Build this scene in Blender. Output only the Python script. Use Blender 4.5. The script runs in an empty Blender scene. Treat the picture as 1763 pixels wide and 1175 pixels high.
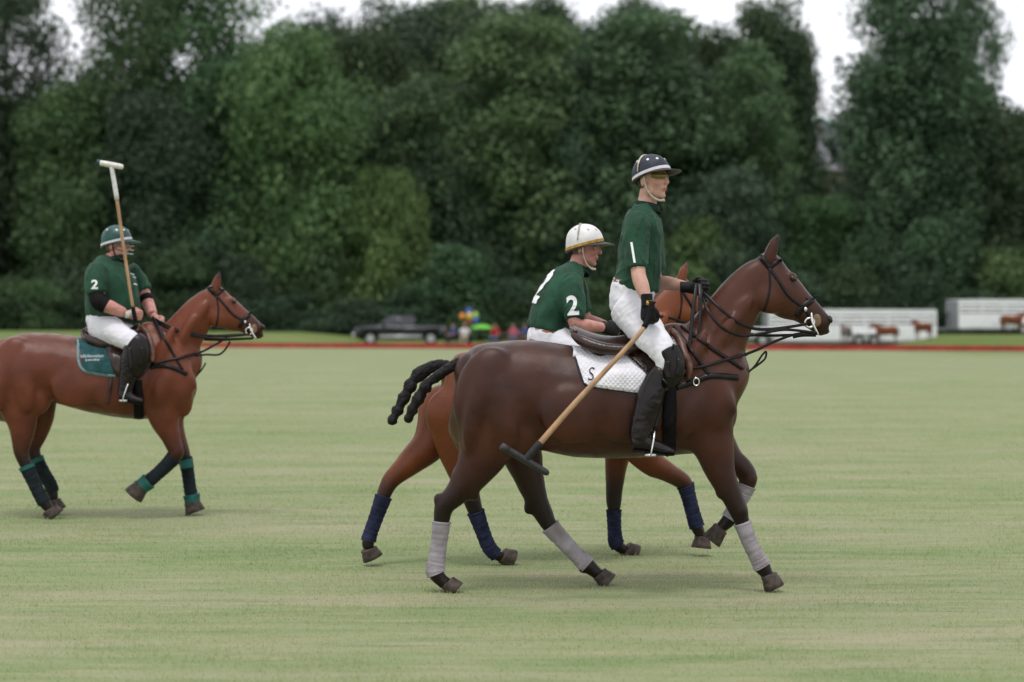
import bpy, bmesh, math, random
import numpy as np
from mathutils import Vector, Matrix, noise
from mathutils.bvhtree import BVHTree

random.seed(7)
rng = np.random.default_rng(7)
SC = bpy.context.scene
COL = SC.collection
RAD = math.radians

# ---------------------------------------------------------------- camera
F, CX, HY, CAMZ = 3428.0, 881.5, 545.0, 1.55       # focal in photo pixels, horizon row, eye height
cam = bpy.data.cameras.new('camera')
cam.sensor_width = 36.0
cam.lens = F / 1763.0 * 36.0
cam.shift_y = -42.5 / 1763.0
cam.clip_start, cam.clip_end = 0.1, 5000
cam.dof.use_dof = True
cam.dof.focus_distance = 11.6
cam.dof.aperture_fstop = 1.8
cam_o = bpy.data.objects.new('camera', cam)
cam_o.location = (0, 0, CAMZ)
cam_o.rotation_euler = (RAD(90), 0, 0)
COL.objects.link(cam_o)
SC.camera = cam_o

# ---------------------------------------------------------------- sky, sun, exposure
SUN_EL, SUN_AZ = RAD(74), RAD(195)                   # high behind the photographer, veiled by cloud
w = bpy.data.worlds.new('World')
SC.world = w
w.use_nodes = True
nt = w.node_tree
nt.nodes.clear()
sky = nt.nodes.new('ShaderNodeTexSky')
sky.sky_type = 'NISHITA'
sky.sun_disc = False
sky.sun_elevation = SUN_EL
sky.sun_rotation = SUN_AZ
sky.dust_density = 4.0
hsv = nt.nodes.new('ShaderNodeHueSaturation')
hsv.inputs['Saturation'].default_value = 0.25
mix = nt.nodes.new('ShaderNodeMix')
mix.data_type = 'RGBA'
mix.inputs['Factor'].default_value = 0.8             # closed white cloud over the blue
cl = nt.nodes.new('ShaderNodeTexNoise')
cl.inputs['Scale'].default_value = 2.5
cl.inputs['Detail'].default_value = 5
cr = nt.nodes.new('ShaderNodeValToRGB')
cr.color_ramp.elements[0].position = 0.3
cr.color_ramp.elements[0].color = (11.8, 12.0, 12.9, 1)
cr.color_ramp.elements[1].position = 0.7
cr.color_ramp.elements[1].color = (14.4, 14.5, 14.9, 1)
bg = nt.nodes.new('ShaderNodeBackground')
bg.inputs['Strength'].default_value = 0.10
out = nt.nodes.new('ShaderNodeOutputWorld')
nt.links.new(sky.outputs[0], hsv.inputs['Color'])
nt.links.new(hsv.outputs[0], mix.inputs['A'])
nt.links.new(cl.outputs['Fac'], cr.inputs[0])
nt.links.new(cr.outputs[0], mix.inputs['B'])
nt.links.new(mix.outputs['Result'], bg.inputs[0])
nt.links.new(bg.outputs[0], out.inputs[0])

sl = bpy.data.lights.new('sun', 'SUN')
sl.energy = 1.5
sl.angle = RAD(13)
sl.color = (1.0, 0.965, 0.92)
so = bpy.data.objects.new('sun', sl)
sd = Vector((math.sin(SUN_AZ) * math.cos(SUN_EL), math.cos(SUN_AZ) * math.cos(SUN_EL), math.sin(SUN_EL)))
so.rotation_euler = sd.to_track_quat('Z', 'Y').to_euler()
so.location = sd * 50
COL.objects.link(so)

SC.view_settings.view_transform = 'Standard'
SC.view_settings.look = 'None'
SC.view_settings.exposure = 0.0
SC.view_settings.gamma = 1.0
SC.view_settings.use_curve_mapping = False
SC.cycles.use_denoising = True
SC.cycles.max_bounces = 6
SC.cycles.transparent_max_bounces = 8


# ================================================================ helpers
def P(px, py, d):
    return Vector(((px - CX) / F * d, d, CAMZ - (py - HY) / F * d))


def obj(name, me, mat=None, parent=None, smooth=True):
    if isinstance(me, bmesh.types.BMesh):
        b = me
        me = bpy.data.meshes.new(name)
        b.to_mesh(me)
        b.free()
    me.name = name
    o = bpy.data.objects.new(name, me)
    if mat:
        me.materials.clear()
        me.materials.append(mat)
    if smooth and len(me.polygons):
        me.polygons.foreach_set('use_smooth', np.ones(len(me.polygons), dtype=bool))
    COL.objects.link(o)
    if parent:
        put(o, parent)
    return o


WORLD = {}


def put(o, parent):
    """parent o under a thing whose shapes are given in place coordinates"""
    o.parent = parent
    base = WORLD.get(parent.name)
    if base is not None:
        o.matrix_parent_inverse = Matrix.Translation(-base)


def thing(name, label, cat, loc, group=None):
    o = bpy.data.objects.new(name, None)
    o.empty_display_size = 0.2
    COL.objects.link(o)
    o.location = loc
    WORLD[o.name] = Vector(loc)
    o['label'] = label
    o['category'] = cat
    if group:
        o['group'] = group
    return o


def local_thing(name, label, cat, loc, rotz=0, scale=1, group=None):
    o = thing(name, label, cat, loc, group)
    del WORLD[o.name]
    o.rotation_euler = (0, 0, rotz)
    o.scale = (scale,) * 3 if not hasattr(scale, '__len__') else scale
    return o


def tag(o, label, cat, group=None):
    o['label'] = label
    o['category'] = cat
    if group:
        o['group'] = group
    return o


def copy_tree(root, loc, rotz=0, scale=1, label=None, group=None):
    r = root.copy()
    COL.objects.link(r)
    r.location = loc
    r.rotation_euler = (0, 0, rotz)
    r.scale = (scale,) * 3 if not hasattr(scale, '__len__') else scale
    if label:
        r['label'] = label
    if group:
        r['group'] = group
    for ch in list(root.children):
        c = ch.copy()
        COL.objects.link(c)
        c.parent = r
        for g in list(ch.children):
            d = g.copy()
            COL.objects.link(d)
            d.parent = c
    return r


def cr_interp(st, sub):
    """Catmull-Rom through rows of numbers"""
    a = np.array(st, float)
    n = len(a)
    if n == 2 or sub <= 1:
        if sub <= 1:
            return a
        t = np.linspace(0, 1, sub + 1)[:, None]
        return a[0] * (1 - t) + a[1] * t
    res = []
    for i in range(n - 1):
        p0, p1, p2, p3 = a[max(i - 1, 0)], a[i], a[i + 1], a[min(i + 2, n - 1)]
        for k in range(sub):
            t = k / sub
            res.append(0.5 * (2 * p1 + (p2 - p0) * t + (2 * p0 - 5 * p1 + 4 * p2 - p3) * t * t
                              + (3 * p1 - p0 - 3 * p2 + p3) * t ** 3))
    res.append(a[-1])
    return np.array(res)


def tube(bm, st, seg=18, sub=5, cap=True, square=0.0, ref=None):
    """st: rows (x,y,z,ra,rb); ra across the path in the picture's plane, rb in depth"""
    a = cr_interp(st, sub)
    n = len(a)
    rings = []
    ref = Vector(ref) if ref else Vector((0, 1, 0))
    for i in range(n):
        p = Vector(a[i, :3])
        t = Vector(a[min(i + 1, n - 1), :3] - a[max(i - 1, 0), :3])
        if t.length < 1e-9:
            t = Vector((0, 0, 1))
        t.normalize()
        rr = ref if abs(t.dot(ref)) < 0.93 else Vector((1, 0, 0))
        nn = t.cross(rr).normalized()
        bb = nn.cross(t).normalized()
        ra, rb = max(a[i, 3], 1e-4), max(a[i, 4], 1e-4)
        ring = []
        for k in range(seg):
            c, s = math.cos(2 * math.pi * k / seg), math.sin(2 * math.pi * k / seg)
            if square:
                e = 1 - square
                c = math.copysign(abs(c) ** e, c)
                s = math.copysign(abs(s) ** e, s)
            ring.append(bm.verts.new(p + nn * (ra * c) + bb * (rb * s)))
        rings.append(ring)
    for i in range(n - 1):
        r0, r1 = rings[i], rings[i + 1]
        for k in range(seg):
            bm.faces.new((r0[k], r0[(k + 1) % seg], r1[(k + 1) % seg], r1[k]))
    if cap:
        bm.faces.new(rings[0][::-1])
        bm.faces.new(rings[-1])
    return rings


def ell(bm, c, r, rot=None, seg=20, rings=12):
    m = Matrix.Translation(Vector(c)) @ (rot.to_4x4() if rot else Matrix.Identity(4)) @ Matrix.Diagonal((*r, 1))
    bmesh.ops.create_uvsphere(bm, u_segments=seg, v_segments=rings, radius=1, matrix=m)


def box(bm, x0, x1, y0, y1, z0, z1):
    v = [bm.verts.new((x, y, z)) for z in (z0, z1) for y in (y0, y1) for x in (x0, x1)]
    for f in ((0, 1, 3, 2), (4, 6, 7, 5), (0, 4, 5, 1), (2, 3, 7, 6), (0, 2, 6, 4), (1, 5, 7, 3)):
        bm.faces.new([v[i] for i in f])


def boxm(x0, x1, y0, y1, z0, z1, bev=0.0):
    bm = bmesh.new()
    box(bm, x0, x1, y0, y1, z0, z1)
    bmesh.ops.recalc_face_normals(bm, faces=bm.faces)
    if bev:
        bmesh.ops.bevel(bm, geom=list(bm.edges), offset=bev, segments=2, affect='EDGES')
    return bm


def remesh(bm, voxel, smooth=3, name='m', fac=0.5):
    bmesh.ops.recalc_face_normals(bm, faces=bm.faces)
    me = bpy.data.meshes.new(name)
    bm.to_mesh(me)
    bm.free()
    o = bpy.data.objects.new('tmp', me)
    COL.objects.link(o)
    m = o.modifiers.new('r', 'REMESH')
    m.mode = 'VOXEL'
    m.voxel_size = voxel
    m.adaptivity = 0
    if smooth:
        s = o.modifiers.new('s', 'SMOOTH')
        s.factor = fac
        s.iterations = smooth
    dg = bpy.context.evaluated_depsgraph_get()
    me2 = bpy.data.meshes.new_from_object(o.evaluated_get(dg))
    bpy.data.objects.remove(o)
    bpy.data.meshes.remove(me)
    return me2


def laplace(me, mask, iters, fac=0.5):
    """relax the surface where mask is 1"""
    n = len(me.vertices)
    e = np.empty(len(me.edges) * 2, dtype=np.int32)
    me.edges.foreach_get('vertices', e)
    a, b = e[0::2], e[1::2]
    deg = np.bincount(e, minlength=n).astype(float)
    co = coords(me)
    m = (mask * fac)[:, None]
    for _ in range(iters):
        acc = np.empty_like(co)
        for k in range(3):
            acc[:, k] = np.bincount(a, co[b, k], n) + np.bincount(b, co[a, k], n)
        co = co + (acc / deg[:, None] - co) * m
    me.vertices.foreach_set('co', co.ravel())
    me.update()


def coords(me):
    a = np.empty(len(me.vertices) * 3)
    me.vertices.foreach_get('co', a)
    return a.reshape(-1, 3)


def normals(me):
    a = np.empty(len(me.vertices) * 3)
    me.vertices.foreach_get('normal', a)
    return a.reshape(-1, 3)


def wrinkle(me, amp, scale, stretch=(1, 1, 1), seed=0.0):
    co, no = coords(me), normals(me)
    s = Vector(stretch) * scale
    d = np.array([noise.noise(Vector((c[0] * s[0] + seed, c[1] * s[1], c[2] * s[2]))) for c in co])
    d = d + 0.5 * np.array([1 - 2 * abs(noise.noise(Vector((c[0] * s[0] * 1.9, c[1] * s[1] * 1.9 + seed, c[2] * s[2] * 1.9)))) for c in co])
    f = np.array([max(0.0, 1 - abs(noise.noise(Vector((c[0] * s[0] * 1.5 + 3 * noise.noise(Vector(c) * 3), c[1] * s[1] * 1.5, c[2] * s[2] * .7 + seed)))) * 7) for c in co])
    co = co + no * (d * amp + f * amp * .65)[:, None]
    me.vertices.foreach_set('co', co.ravel())
    me.update()


def attr(me, name, vals):
    a = me.attributes.new(name, 'FLOAT', 'POINT')
    a.data.foreach_set('value', np.asarray(vals, np.float32))


def bvh_of(*meshes):
    vs, ps, off = [], [], 0
    for me in meshes:
        vs += [v.co.copy() for v in me.vertices]
        ps += [[i + off for i in p.vertices] for p in me.polygons]
        off += len(me.vertices)
    return BVHTree.FromPolygons(vs, ps)


def sstep(x, a, b):
    t = np.clip((x - a) / (b - a), 0, 1)
    return t * t * (3 - 2 * t)


# ---------------------------------------------------------------- materials
MATS = {}


def M(name, col, rough=0.6, spec=0.4, var=0.15, scale=20.0, bump=0.0, bscale=None, metal=0.0, col2=None,
      attrs=(), sheen=0.0, coat=0.0, stretch=None, detail=4.0, hue=None):
    """procedural surface: base colour, noise towards col2 / darker, optional painted attributes (name, colour)"""
    if name in MATS:
        return MATS[name]
    m = bpy.data.materials.new(name)
    m.use_nodes = True
    t = m.node_tree
    b = t.nodes['Principled BSDF']
    b.inputs['Roughness'].default_value = rough
    b.inputs['Specular IOR Level'].default_value = spec
    b.inputs['Metallic'].default_value = metal
    if sheen:
        b.inputs['Sheen Weight'].default_value = sheen
        b.inputs['Sheen Roughness'].default_value = 0.4
    if coat:
        b.inputs['Coat Weight'].default_value = coat
        b.inputs['Coat Roughness'].default_value = 0.08
    tc = t.nodes.new('ShaderNodeTexCoord')
    src = tc.outputs['Object']
    if stretch:
        mp = t.nodes.new('ShaderNodeMapping')
        mp.inputs['Scale'].default_value = stretch
        t.links.new(src, mp.inputs['Vector'])
        src = mp.outputs[0]
    n = t.nodes.new('ShaderNodeTexNoise')
    n.inputs['Scale'].default_value = scale
    n.inputs['Detail'].default_value = detail
    t.links.new(src, n.inputs['Vector'])
    mx = t.nodes.new('ShaderNodeMix')
    mx.data_type = 'RGBA'
    c2 = col2 if col2 else tuple(c * (1 - 2 * var) for c in col)
    mx.inputs['A'].default_value = (*col, 1) if col2 else (*[min(c * (1 + var), 1) for c in col], 1)
    mx.inputs['B'].default_value = (*c2, 1)
    rmp = t.nodes.new('ShaderNodeMapRange')
    rmp.inputs['From Min'].default_value = 0.3
    rmp.inputs['From Max'].default_value = 0.7
    t.links.new(n.outputs['Fac'], rmp.inputs['Value'])
    t.links.new(rmp.outputs[0], mx.inputs['Factor'])
    cur = mx.outputs['Result']
    for an, ac in attrs:
        at = t.nodes.new('ShaderNodeAttribute')
        at.attribute_name = an
        m2 = t.nodes.new('ShaderNodeMix')
        m2.data_type = 'RGBA'
        t.links.new(at.outputs['Fac'], m2.inputs['Factor'])
        t.links.new(cur, m2.inputs['A'])
        m2.inputs['B'].default_value = (*ac, 1)
        cur = m2.outputs['Result']
    t.links.new(cur, b.inputs['Base Color'])
    if bump:
        n2 = t.nodes.new('ShaderNodeTexNoise')
        n2.inputs['Scale'].default_value = bscale or scale * 3
        n2.inputs['Detail'].default_value = 5
        t.links.new(src, n2.inputs['Vector'])
        bp = t.nodes.new('ShaderNodeBump')
        bp.inputs['Strength'].default_value = bump
        bp.inputs['Distance'].default_value = 0.01
        t.links.new(n2.outputs['Fac'], bp.inputs['Height'])
        t.links.new(bp.outputs[0], b.inputs['Normal'])
    MATS[name] = m
    return m


def coat_mat(name, col, col2, dark, warm):
    m = M(name, col, 0.27, 0.26, col2=col2, scale=5.5, bump=0.16, bscale=420, sheen=0.0,
          attrs=(('warm', warm), ('dark', dark)), detail=6, stretch=(1, 1, 1))
    t = m.node_tree                                  # patches of sleek and of dusty, ruffled hair
    n = t.nodes.new('ShaderNodeTexNoise')
    n.inputs['Scale'].default_value = 9
    n.inputs['Detail'].default_value = 6
    mr = t.nodes.new('ShaderNodeMapRange')
    mr.inputs['From Min'].default_value, mr.inputs['From Max'].default_value = .35, .68
    mr.inputs['To Min'].default_value, mr.inputs['To Max'].default_value = .22, .46
    tc = t.nodes.new('ShaderNodeTexCoord')
    t.links.new(tc.outputs['Object'], n.inputs['Vector'])
    t.links.new(n.outputs['Fac'], mr.inputs['Value'])
    t.links.new(mr.outputs[0], t.nodes['Principled BSDF'].inputs['Roughness'])
    return m


LEATHER = M('black_leather', (0.012, 0.009, 0.009), 0.3, 0.3, 0.3, 30, bump=0.25, bscale=120)
STRAPM = M('strap_leather', (0.011, 0.008, 0.009), 0.35, 0.22, 0.3, 30, bump=0.1, bscale=150)
SADDLEM = M('brown_saddle_leather', (0.032, 0.014, 0.010), 0.26, 0.38, 0.3, 18, bump=0.2, bscale=90)
SADDLE_EDGE = M('worn_saddle_leather', (0.12, 0.052, 0.032), 0.35, 0.4, 0.35, 22, bump=0.2, bscale=90)
METAL = M('polished_steel', (0.72, 0.71, 0.7), 0.22, 0.5, 0.1, 30, metal=1.0)
SHIRT = M('green_jersey', (0.016, 0.062, 0.034), 0.7, 0.2, 0.22, 7, bump=0.35, bscale=50, sheen=0.06)
SHIRT_C = M('green_collar', (0.017, 0.058, 0.042), 0.75, 0.25, 0.2, 30, bump=0.3, bscale=300)
WHITE_CLOTH = M('white_breeches', (0.72, 0.71, 0.76), 0.8, 0.2, 0.05, 6, bump=0.4, bscale=28, sheen=0.1)
PRINT = M('white_print', (0.78, 0.79, 0.8), 0.7, 0.2, 0.04, 40)
BOOT = M('brown_black_boot', (0.0105, 0.0065, 0.0065), 0.27, 0.32, 0.35, 9, bump=0.15, bscale=45)
PAD_M = M('knee_guard_leather', (0.009, 0.0065, 0.0065), 0.32, 0.28, 0.3, 14, bump=0.12, bscale=90)
GLOVE = M('black_glove', (0.009, 0.009, 0.010), 0.5, 0.2, 0.4, 40, bump=0.4, bscale=140)
SKIN = M('skin', (0.54, 0.31, 0.245), 0.55, 0.35, 0.08, 25, bump=0.1, bscale=300,
         attrs=(('lip', (0.40, 0.10, 0.09)), ('hair', (0.035, 0.02, 0.013))))
SKIN_R = M('ruddy_skin', (0.50, 0.23, 0.19), 0.5, 0.4, 0.14, 22, bump=0.1, bscale=300,
           attrs=(('lip', (0.36, 0.08, 0.08)), ('hair', (0.16, 0.11, 0.075))))
CANE = M('cane_shaft', (0.40, 0.24, 0.125), 0.5, 0.4, 0.2, 14, stretch=(1, 1, 0.3))
CREAM = M('cream_strap', (0.55, 0.50, 0.40), 0.6, 0.3, 0.15, 60)
HOOF = M('hoof_horn', (0.07, 0.052, 0.043), 0.6, 0.3, 0.35, 30, bump=0.3, bscale=70)
TAILM = M('dark_tail_hair', (0.007, 0.005, 0.005), 0.4, 0.25, 0.4, 40, bump=0.7, bscale=120, stretch=(1, 4, 0.5))
EYE = M('dark_eye', (0.006, 0.004, 0.003), 0.08, 0.6, 0.1, 10)
BLACK = M('black_neoprene', (0.007, 0.007, 0.008), 0.7, 0.12, 0.3, 30)


# ================================================================ ground
def board_y(px):
    return F * CAMZ / ((597.0 + 8.0 * px / 1763.0) - HY)


BL = P(0, HY, board_y(0))
BR = P(1763, HY, board_y(1763))
BDIR = Vector((BR.x - BL.x, BR.y - BL.y, 0)).normalized()


def board_line(x):
    return BL.y + (x - BL.x) * BDIR.y / BDIR.x


def ss(x, a, b):
    t = min(max((x - a) / (b - a), 0.0), 1.0)
    return t * t * (3 - 2 * t)


def ground_z(x, y):
    b = board_line(max(min(x, 60), -60))
    z = 0.0
    z -= 0.42 * ss(y, b + 4, b + 32) * (0.35 + 0.65 * ss(x, -14, 12))
    z += 1.05 * ss(y, 138, 158)                                        # bank at the edge of the wood
    if y < 160:
        z += 1.15 * ss(y, b + 6, 122) * (1 - ss(x, -13.5, -8.5)) * ss(x, -90, -40) * (1 - ss(y, 128, 156)) * 0.62
    z += 0.72 * ss(x, 26, 30) * ss(y, 120, 136) * (1 - ss(y, 136, 158))  # shelf with the second trailer
    z += 21.0 * ss(y, 160, 260) + 0.02 * max(y - 260, 0)
    z += 0.10 * noise.noise(Vector((x * 0.05, y * 0.05, 3))) * ss(y, b + 3, b + 20)
    return z


def ground():
    xs = np.unique(np.concatenate([np.linspace(-1500, -120, 14), np.arange(-120, 121, 2.0), np.linspace(120, 1500, 14)]))
    ys = np.unique(np.concatenate([np.linspace(-300, 90, 25), np.arange(90, 270, 1.5), np.linspace(270, 3000, 22)]))
    v = [(x, y, ground_z(x, y)) for y in ys for x in xs]
    nx = len(xs)
    f = [(j * nx + i, j * nx + i + 1, (j + 1) * nx + i + 1, (j + 1) * nx + i)
         for j in range(len(ys) - 1) for i in range(nx - 1)]
    me = bpy.data.meshes.new('ground')
    me.from_pydata(v, [], f)
    far = [ss(y, board_line(max(min(x, 60), -60)) - 0.2, board_line(max(min(x, 60), -60)) + 0.5) for x, y, z in v]
    attr(me, 'rough_grass', far)
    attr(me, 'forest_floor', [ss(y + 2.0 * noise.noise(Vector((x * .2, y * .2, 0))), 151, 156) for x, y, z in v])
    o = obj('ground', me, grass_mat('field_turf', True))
    o['kind'] = 'structure'
    return o


def grass_mat(name, ground_):
    m = bpy.data.materials.new(name)
    m.use_nodes = True
    t = m.node_tree
    b = t.nodes['Principled BSDF']
    b.inputs['Roughness'].default_value = 0.9
    b.inputs['Specular IOR Level'].default_value = 0.12
    geo = t.nodes.new('ShaderNodeNewGeometry')

    def nz(scale, sx, sy, det=4, rough=0.55):
        mp = t.nodes.new('ShaderNodeMapping')
        mp.inputs['Scale'].default_value = (sx, sy, 0.0)
        t.links.new(geo.outputs['Position'], mp.inputs['Vector'])
        n = t.nodes.new('ShaderNodeTexNoise')
        n.inputs['Scale'].default_value = scale
        n.inputs['Detail'].default_value = det
        n.inputs['Roughness'].default_value = rough
        t.links.new(mp.outputs[0], n.inputs['Vector'])
        return n.outputs['Fac']

    def mixc(fac, a, bb):
        mx = t.nodes.new('ShaderNodeMix')
        mx.data_type = 'RGBA'
        t.links.new(fac, mx.inputs['Factor'])
        for s, val in (('A', a), ('B', bb)):
            if isinstance(val, tuple):
                mx.inputs[s].default_value = (*val, 1)
            else:
                t.links.new(val, mx.inputs[s])
        return mx.outputs['Result']

    def rng_(fac, a, bb):
        r = t.nodes.new('ShaderNodeMapRange')
        r.inputs['From Min'].default_value = a
        r.inputs['From Max'].default_value = bb
        t.links.new(fac, r.inputs['Value'])
        return r.outputs[0]

    c = mixc(rng_(nz(0.35, 0.35, 1.9, 6, 0.6), 0.38, 0.64), (0.184, 0.236, 0.106), (0.236, 0.256, 0.142))
    c = mixc(rng_(nz(0.9, 0.30, 1.6, 6, 0.62), 0.48, 0.74), c, (0.312, 0.286, 0.200))
    c = mixc(rng_(nz(0.75, 0.28, 1.6, 6, 0.62), 0.50, 0.76), c, (0.126, 0.190, 0.074))
    c = mixc(rng_(nz(6.0, 0.22, 1.5, 5, 0.65), 0.48, 0.74), c, (0.300, 0.278, 0.180))
    c = mixc(rng_(nz(5.0, 0.20, 1.5, 5, 0.65), 0.50, 0.76), c, (0.140, 0.192, 0.082))
    if not ground_:
        gain = t.nodes.new('ShaderNodeMix')
        gain.data_type = 'RGBA'
        gain.blend_type = 'MULTIPLY'
        gain.inputs['Factor'].default_value = 1
        t.links.new(c, gain.inputs['A'])
        gain.inputs['B'].default_value = (1.9, 1.85, 1.8, 1)
        c = gain.outputs['Result']
    if ground_:
        fine = nz(55, 0.6, 1.0, 3, 0.7)
        c = mixc(rng_(fine, 0.5, 1.0), c, (0.16, 0.18, 0.08))
        at = t.nodes.new('ShaderNodeAttribute')
        at.attribute_name = 'rough_grass'
        c2 = mixc(rng_(nz(0.12, 1, 1, 5), 0.35, 0.68), (0.105, 0.152, 0.042), (0.155, 0.185, 0.068))
        c = mixc(at.outputs['Fac'], c, c2)
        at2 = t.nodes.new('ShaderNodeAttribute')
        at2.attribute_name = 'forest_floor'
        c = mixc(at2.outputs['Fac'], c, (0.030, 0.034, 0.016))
    t.links.new(c, b.inputs['Base Color'])
    if ground_:
        bp = t.nodes.new('ShaderNodeBump')
        bp.inputs['Strength'].default_value = 0.3
        bp.inputs['Distance'].default_value = 0.015
        t.links.new(nz(60, 1, 1, 4, 0.7), bp.inputs['Height'])
        t.links.new(bp.outputs[0], b.inputs['Normal'])
    else:
        tr = t.nodes.new('ShaderNodeBsdfTranslucent')
        t.links.new(c, tr.inputs['Color'])
        ms = t.nodes.new('ShaderNodeMixShader')
        ms.inputs[0].default_value = 0.5
        t.links.new(b.outputs[0], ms.inputs[1])
        t.links.new(tr.outputs[0], ms.inputs[2])
        t.links.new(ms.outputs[0], t.nodes['Material Output'].inputs[0])
    return m


ground()


def grass_blades():
    """mown turf: single bent blades, thinning out with distance"""
    n = 210000
    u = rng.random(n)
    d = 7.2 + 60.0 * rng.beta(0.95, 3.6, n)
    half = d * 0.285 + 0.9
    x = (rng.random(n) * 2 - 1) * half
    y = d
    h = (0.006 + 0.011 * rng.random(n)) * (0.8 + 0.5 * np.sin(x * 1.3 + np.sin(y * 2.1)) ** 2) * (1 + 0.02 * d)
    wdt = (0.0016 + 0.0016 * rng.random(n)) * (0.6 + d / 14)
    ang = rng.random(n) * 6.283
    lean = rng.random(n) * 0.9
    la = rng.random(n) * 6.283
    vx = np.empty((n, 3, 3))
    ca, sa = np.cos(ang) * wdt, np.sin(ang) * wdt
    vx[:, 0] = np.stack([x - ca, y - sa, np.full(n, -0.003)], 1)
    vx[:, 1] = np.stack([x + ca, y + sa, np.full(n, -0.003)], 1)
    vx[:, 2] = np.stack([x + np.cos(la) * lean * h, y + np.sin(la) * lean * h, h], 1)
    me = bpy.data.meshes.new('grass')
    me.vertices.add(n * 3)
    me.vertices.foreach_set('co', vx.ravel())
    me.loops.add(n * 3)
    me.loops.foreach_set('vertex_index', np.arange(n * 3, dtype=np.int32))
    me.polygons.add(n)
    me.polygons.foreach_set('loop_start', np.arange(0, n * 3, 3, dtype=np.int32))
    me.update()
    o = obj('grass', me, grass_mat('turf_blades', False), smooth=False)
    o['kind'] = 'stuff'
    tag(o, 'short mown turf of the polo field', 'grass')
    return o


grass_blades()

# red side board along the far edge of the field: planks end to end on stakes
RED = M('red_board_paint', (0.36, 0.026, 0.024), 0.5, 0.4, 0.18, 3, bump=0.1, bscale=30)
sb_mid = (BL + BR) / 2
sbt = local_thing('sideboard', 'long low red painted board edging the far side of the field', 'board',
                  (sb_mid.x, sb_mid.y, 0), math.atan2(BDIR.y, BDIR.x))
plank_me = None
for k in range(-12, 12):
    if plank_me is None:
        bm = boxm(-1.82, 1.82, -0.012, 0.012, -0.03, 0.235, 0.004)
        o = obj('plank', bm, RED, smooth=False)
        plank_me = o.data
    else:
        o = bpy.data.objects.new('plank', plank_me)
        COL.objects.link(o)
    o.parent = sbt
    o.location = (k * 3.655 + 1.8, 0.006 * ((k * 7) % 3), 0.004 * ((k * 5) % 3))


# ================================================================ horse
# head of the near horse in photo pixels; other heads are turned copies of this outline
HEAD = [(1322, 466, 30, .070), (1338, 496, 36, .088), (1360, 517, 35, .078), (1383, 532, 26.5, .062),
        (1401, 547, 22.5, .055), (1415, 560, 19, .056), (1423, 566, 13, .045)]


class Map:
    """photo pixels -> place, for a thing standing D metres away whose length may turn away (yaw)"""

    def __init__(self, D, yaw=0.0, x0=0.0):
        self.D, self.k, self.x0 = D, math.tan(yaw), x0

    def mid(self, px):
        return self.D + (px - self.x0) * self.D / F * self.k

    def p(self, px, py, dy=0.0):
        return P(px, py, self.mid(px) + dy)

    def s(self, px=0):
        return self.D / F

    def mirror(self, v):
        px = CX + v.x / v.y * F
        return Vector((v.x, 2 * self.mid(px) - v.y, v.z))


class LocalMap:
    """the same outlines set down anywhere: metres from the pixel of the near horse's girth"""

    def __init__(self, k=1 / 302.6, x0=1020, y0=1014):
        self.k, self.x0, self.y0 = k, x0, y0

    def p(self, px, py, dy=0.0):
        return Vector(((px - self.x0) * self.k, dy, (self.y0 - py) * self.k))

    def s(self):
        return self.k


def similarity(a0, a1, b0, b1):
    a0, a1, b0, b1 = [complex(*q) for q in (a0, a1, b0, b1)]
    k = (b1 - b0) / (a1 - a0)
    return (lambda x, y: ((lambda z: (z.real, z.imag))(b0 + (complex(x, y) - a0) * k))), abs(k)


def rows(mp, st, dy=0.0):
    """stations (px,py,half px,half depth m[,dy])"""
    r = []
    for s in st:
        d = dy + (s[4] if len(s) > 4 else 0)
        v = mp.p(s[0], s[1], d)
        r.append((v.x, v.y, v.z, s[2] * mp.s(), s[3]))
    return r


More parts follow.
